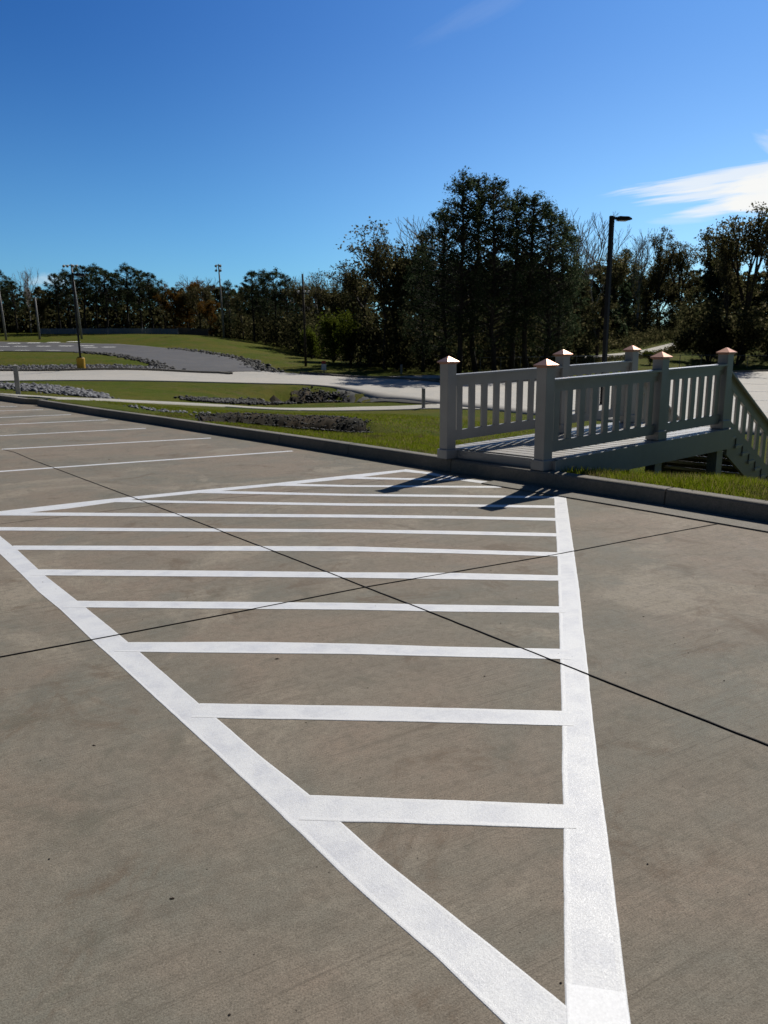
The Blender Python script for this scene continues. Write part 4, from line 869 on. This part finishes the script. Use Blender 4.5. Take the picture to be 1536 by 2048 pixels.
NAMES = {'pine': 'pine_tree', 'roun': 'pine_tree', 'oakA': 'broadleaf_tree', 'oakB': 'broadleaf_tree', 'oakC': 'broadleaf_tree', 'slim': 'broadleaf_tree', 'fall': 'autumn_tree', 'bare': 'bare_tree', 'fill': 'broadleaf_tree', 'bush': 'shrub', 'dark': 'shrub'}
def plant(px, ytop, D, key, lab, group, wf=1.0):
    h0, tr, cr = PR[key]; q = at(px, 740, D); z = h1(q[0], q[1])-.1; top = at(px, ytop, D)[2]; s = (top-z)/h0
    nm = NAMES[key[:4]]; o = bpy.data.objects.new(nm, None); COL.objects.link(o); o.location = (q[0], q[1], z); o.rotation_euler.z = rt.uniform(0, 6.28); sw = s*wf*rt.uniform(.92, 1.08); o.scale = (sw, sw, s)
    tag(o, lab, 'shrub' if nm == 'shrub' else 'tree', group)
    for ch in (tr, cr):
        if ch:
            c = ch.copy(); COL.objects.link(c); c.parent = o
            c.name = 'stems' if nm == 'shrub' and ch is tr else ch.name.split('.')[0]
GL = 'trees of the far left tree line'; GC = 'trees of the tall pine stand'; GR = 'trees of the wood behind the ramp'
TREES = [
 (16, 537, 138, 'roundA', 'tall dark pine at the left edge of the far tree line', GL), (42, 562, 136, 'roundB', 'smaller dark pine next to the leftmost tall one', GL), (71, 533, 140, 'bareA', 'pale bare tree against the sky left of the floodlight pole', GL),
 (98, 588, 136, 'oakB', 'low brown-green tree under the small white cloud', GL), (128, 548, 136, 'roundB', 'dark pine just left of the crossarm pole', GL), (150, 540, 139, 'roundA', 'dark round pine directly behind the crossarm pole', GL),
 (177, 531, 137, 'roundC', 'flat-topped dark pine just right of the crossarm pole', GL), (203, 528, 139, 'roundA', 'dark pine at the middle of the flat-topped row', GL), (222, 541, 136, 'roundC', 'open-crowned pine with sky showing under its top', GL),
 (240, 547, 140, 'roundB', 'pine with thin bare trunk beside the narrow tall one', GL), (264, 527, 137, 'roundA', 'narrow tall pine rising above the flat-topped row', GL), (291, 541, 138, 'roundB', 'broad dark pine right of the narrow tall one', GL), (314, 546, 136, 'roundC', 'dark pine at the right end of the flat-topped row', GL),
 (337, 570, 137, 'oakA', 'low green-brown tree past the end of the pine row', GL), (357, 582, 134, 'fall', 'orange autumn tree above the end of the pale fence', GL), (382, 560, 136, 'fall', 'tallest orange autumn tree above the brown board fence', GL), (405, 568, 133, 'oakC', 'brown-green tree between the autumn trees and the floodlight pole', GL),
 (424, 549, 142, 'bareB', 'thin bare tree just left of the floodlight pole on the mound', GL), (428, 600, 128, 'fall', 'low reddish tree at the foot of the floodlight pole on the mound', GL), (464, 561, 134, 'pineA', 'pointed dark pine just right of the floodlight pole on the mound', GL), (490, 588, 132, 'oakA', 'low dark tree in the dip of the tree line', GL),
 (512, 543, 128, 'roundB', 'dark pine at the left of the middle clump', GL), (533, 540, 130, 'pineC', 'bulky dark pine at the middle of the middle clump', GL), (556, 539, 127, 'roundA', 'dark pine at the right of the middle clump', GL), (580, 549, 126, 'pineB', 'dark pine just left of the utility pole', GL),
 (600, 543, 138, 'bareA', 'bare twiggy tree behind the utility pole', GL), (626, 566, 118, 'oakA', 'round dark tree just right of the utility pole', GL), (648, 545, 130, 'bareB', 'bare grey tree above the yellow-green shrub', GL), (672, 548, 116, 'oakB', 'dark brown tree above the yellow-green shrub', GL), (690, 540, 126, 'bareA', 'bare grey treetop right of the yellow-green shrub', GL), (712, 545, 112, 'oakC', 'brown tree between shrub and tall pine stand', GL),
 (742, 528, 76, 'oakA', 'brown-leaved tree at the left foot of the pine stand', GC), (768, 462, 72, 'slim', 'tall thin brown-leaved tree left of the pine stand', GC), (796, 456, 73, 'oakB', 'tall brown-leaved tree touching the pine stand', GC), (828, 427, 78, 'bareB', 'pale bare tree rising between brown tree and pines', GC), (846, 505, 68, 'pineB', 'low dark pine at the left foot of the stand', GC),
 (884, 418, 66, 'pineB', 'dark pine on the left shoulder of the stand', GC), (918, 348, 64, 'pineA', 'tallest pine of the stand', GC), (952, 353, 66, 'pineC', 'second tallest pine, close beside the tallest', GC), (988, 363, 64, 'pineB', 'tall pine at the middle of the stand', GC), (1022, 386, 66, 'pineA', 'pine on the right slope of the stand', GC), (1055, 390, 65, 'pineC', 'round-topped pine on the right slope of the stand', GC), (1090, 412, 66, 'pineB', 'lower pine towards the right end of the stand', GC), (1116, 442, 68, 'pineA', 'last pine at the right end of the stand', GC),
 (1162, 413, 106, 'bareA', 'tall pale bare tree left of the dark lamp pole', GR), (1188, 462, 108, 'bareB', 'shorter pale bare tree left of the dark lamp pole', GR), (1150, 545, 92, 'pineC', 'dark pine below the tall pale bare tree', GR), (1192, 506, 92, 'oakA', 'dark tree left against the dark lamp pole', GR), (1240, 498, 128, 'pineC', 'dark round pine right behind the dark lamp pole', GR),
 (1268, 460, 134, 'bareA', 'bare tree with white sky behind right of the lamp head', GR), (1308, 455, 134, 'slim', 'tree with a bent dark trunk right of the lamp pole', GR), (1284, 520, 136, 'oakC', 'brown tree behind the bent dark trunk', GR), (1352, 492, 138, 'oakA', 'brown-leaved tree below the white cloud', GR), (1405, 468, 116, 'oakB', 'wide brown-leaved tree below the white cloud', GR), (1440, 456, 91, 'slim', 'dark leafy tree just left of the tallest right tree', GR), (1484, 424, 90, 'oakA', 'tallest leafy tree at the right, its top against the cloud', GR), (1532, 456, 92, 'slim', 'leafy tree cut by the right picture edge', GR),
 (668, 622, 80, 'bush', 'large bright yellow-green shrub beside the utility pole', None), (700, 640, 78, 'bush', 'yellow-green shrub at the right of the large bright one', None), (625, 655, 84, 'bush', 'small yellow-green shrub at the foot of the utility pole', None), (1418, 610, 88, 'darkbush', 'large black-shaded thicket right of the sunlit track', None), (1470, 600, 85, 'darkbush', 'large black-shaded thicket below the tallest right tree', None), (1300, 700, 82, 'bush', 'small round green bush behind the middle ramp post', None)]
for i, (px, yt, D, key, lab, grp) in enumerate(TREES): plant(px, yt, D, key, lab, grp, {'slim': .7, 'bush': 1.0, 'darkbush': 1.1}.get(key, 1.22 if key[:4] == 'roun' else (1.08 if grp == GC else 1.0)))
# second row, and trees beyond the frame whose shade or edge could show
for px, yt, D in [(-60, 560, 138), (-150, 550, 140), (-240, 545, 138)] + [(x, 583+rt.uniform(-16, 14), 148) for x in range(5, 735, 20)]:
    plant(px, yt, D, rt.choice(['fillA', 'fillB', 'fillC', 'fillA']), 'dark tree deep in the far wood behind the front row', 'deep trees of the far wood', 1.15)
for px, yt, D in [(x, 520+rt.uniform(-20, 30), 86) for x in range(812, 1130, 28)]:
    plant(px, yt, D, rt.choice(['fillA', 'fillB', 'fillC']), 'dark tree deep in the wood behind the tall pine stand', 'deep trees behind the pine stand', 1.1)
for px, yt, D in [(x, 540+rt.uniform(-15, 30), 146 if 1220 < x < 1400 else 112) for x in range(1130, 1560, 26)] + [(1590, 470, 92), (1660, 460, 95), (1720, 450, 96), (1800, 440, 100)]:
    plant(px, yt, D, rt.choice(['fillA', 'fillC', 'oakB', 'fillB']), 'dark tree deep in the wood behind the ramp', 'deep trees behind the ramp', 1.15)
# undergrowth along the foot of the wood
def undergrowth(line, n, depth, hh, name, lab, seed, leaf=.42):
    r = np.random.default_rng(seed); Q = resample_n(np.array([at(*p)[:2] for p in line]), 400); k = r.integers(0, 400, n); x = Q[k, 0]+r.normal(size=n)*.6; y = Q[k, 1]+r.random(n)*depth
    top = np.array([.45+.9*abs(mnoise.noise((a*.35, b_*.35, seed))) for a, b_ in zip(x, y)])*hh; z = hgt(x, y)+top*r.random(n)**.8
    return tag(fastmesh(name, leaves(np.stack([x, y, z], 1), leaf, r), np.arange(4*n).reshape(-1, 4), M['under'], 4), lab, 'undergrowth', kind='stuff')
undergrowth([(-150, 668, 139), (300, 668, 138), (450, 674, 134), (540, 690, 124), (600, 702, 110), (640, 715, 98), (720, 735, 90)], 26000, 16, 7.5, 'undergrowth', 'dark undergrowth along the foot of the far tree line', 41, .5)
undergrowth([(720, 738, 76), (800, 744, 70), (900, 747, 67.5), (1000, 748, 67.5), (1100, 740, 72), (1180, 728, 82)], 24000, 14, 7.0, 'undergrowth', 'dark undergrowth below the tall pine stand', 42)
undergrowth([(1150, 720, 98), (1260, 702, 126), (1330, 690, 136), (1392, 684, 134), (1425, 700, 112), (1450, 715, 92), (1500, 722, 88), (1620, 715, 92)], 24000, 14, 6.5, 'undergrowth', 'dark undergrowth in the wood behind the ramp', 43)
undergrowth([(1150, 728, 82), (1265, 715, 88), (1330, 704, 96), (1392, 692, 106)], 5000, 2.5, .32, 'undergrowth', 'low dark brush below the sunlit track on the hillside', 44, .3)
undergrowth([(1130, 722, 90), (1200, 711, 95.5), (1265, 701, 102), (1330, 689, 111), (1395, 676, 122)], 12000, 12, 2.2, 'undergrowth', 'low dark brush above the sunlit track on the hillside', 45, .34)
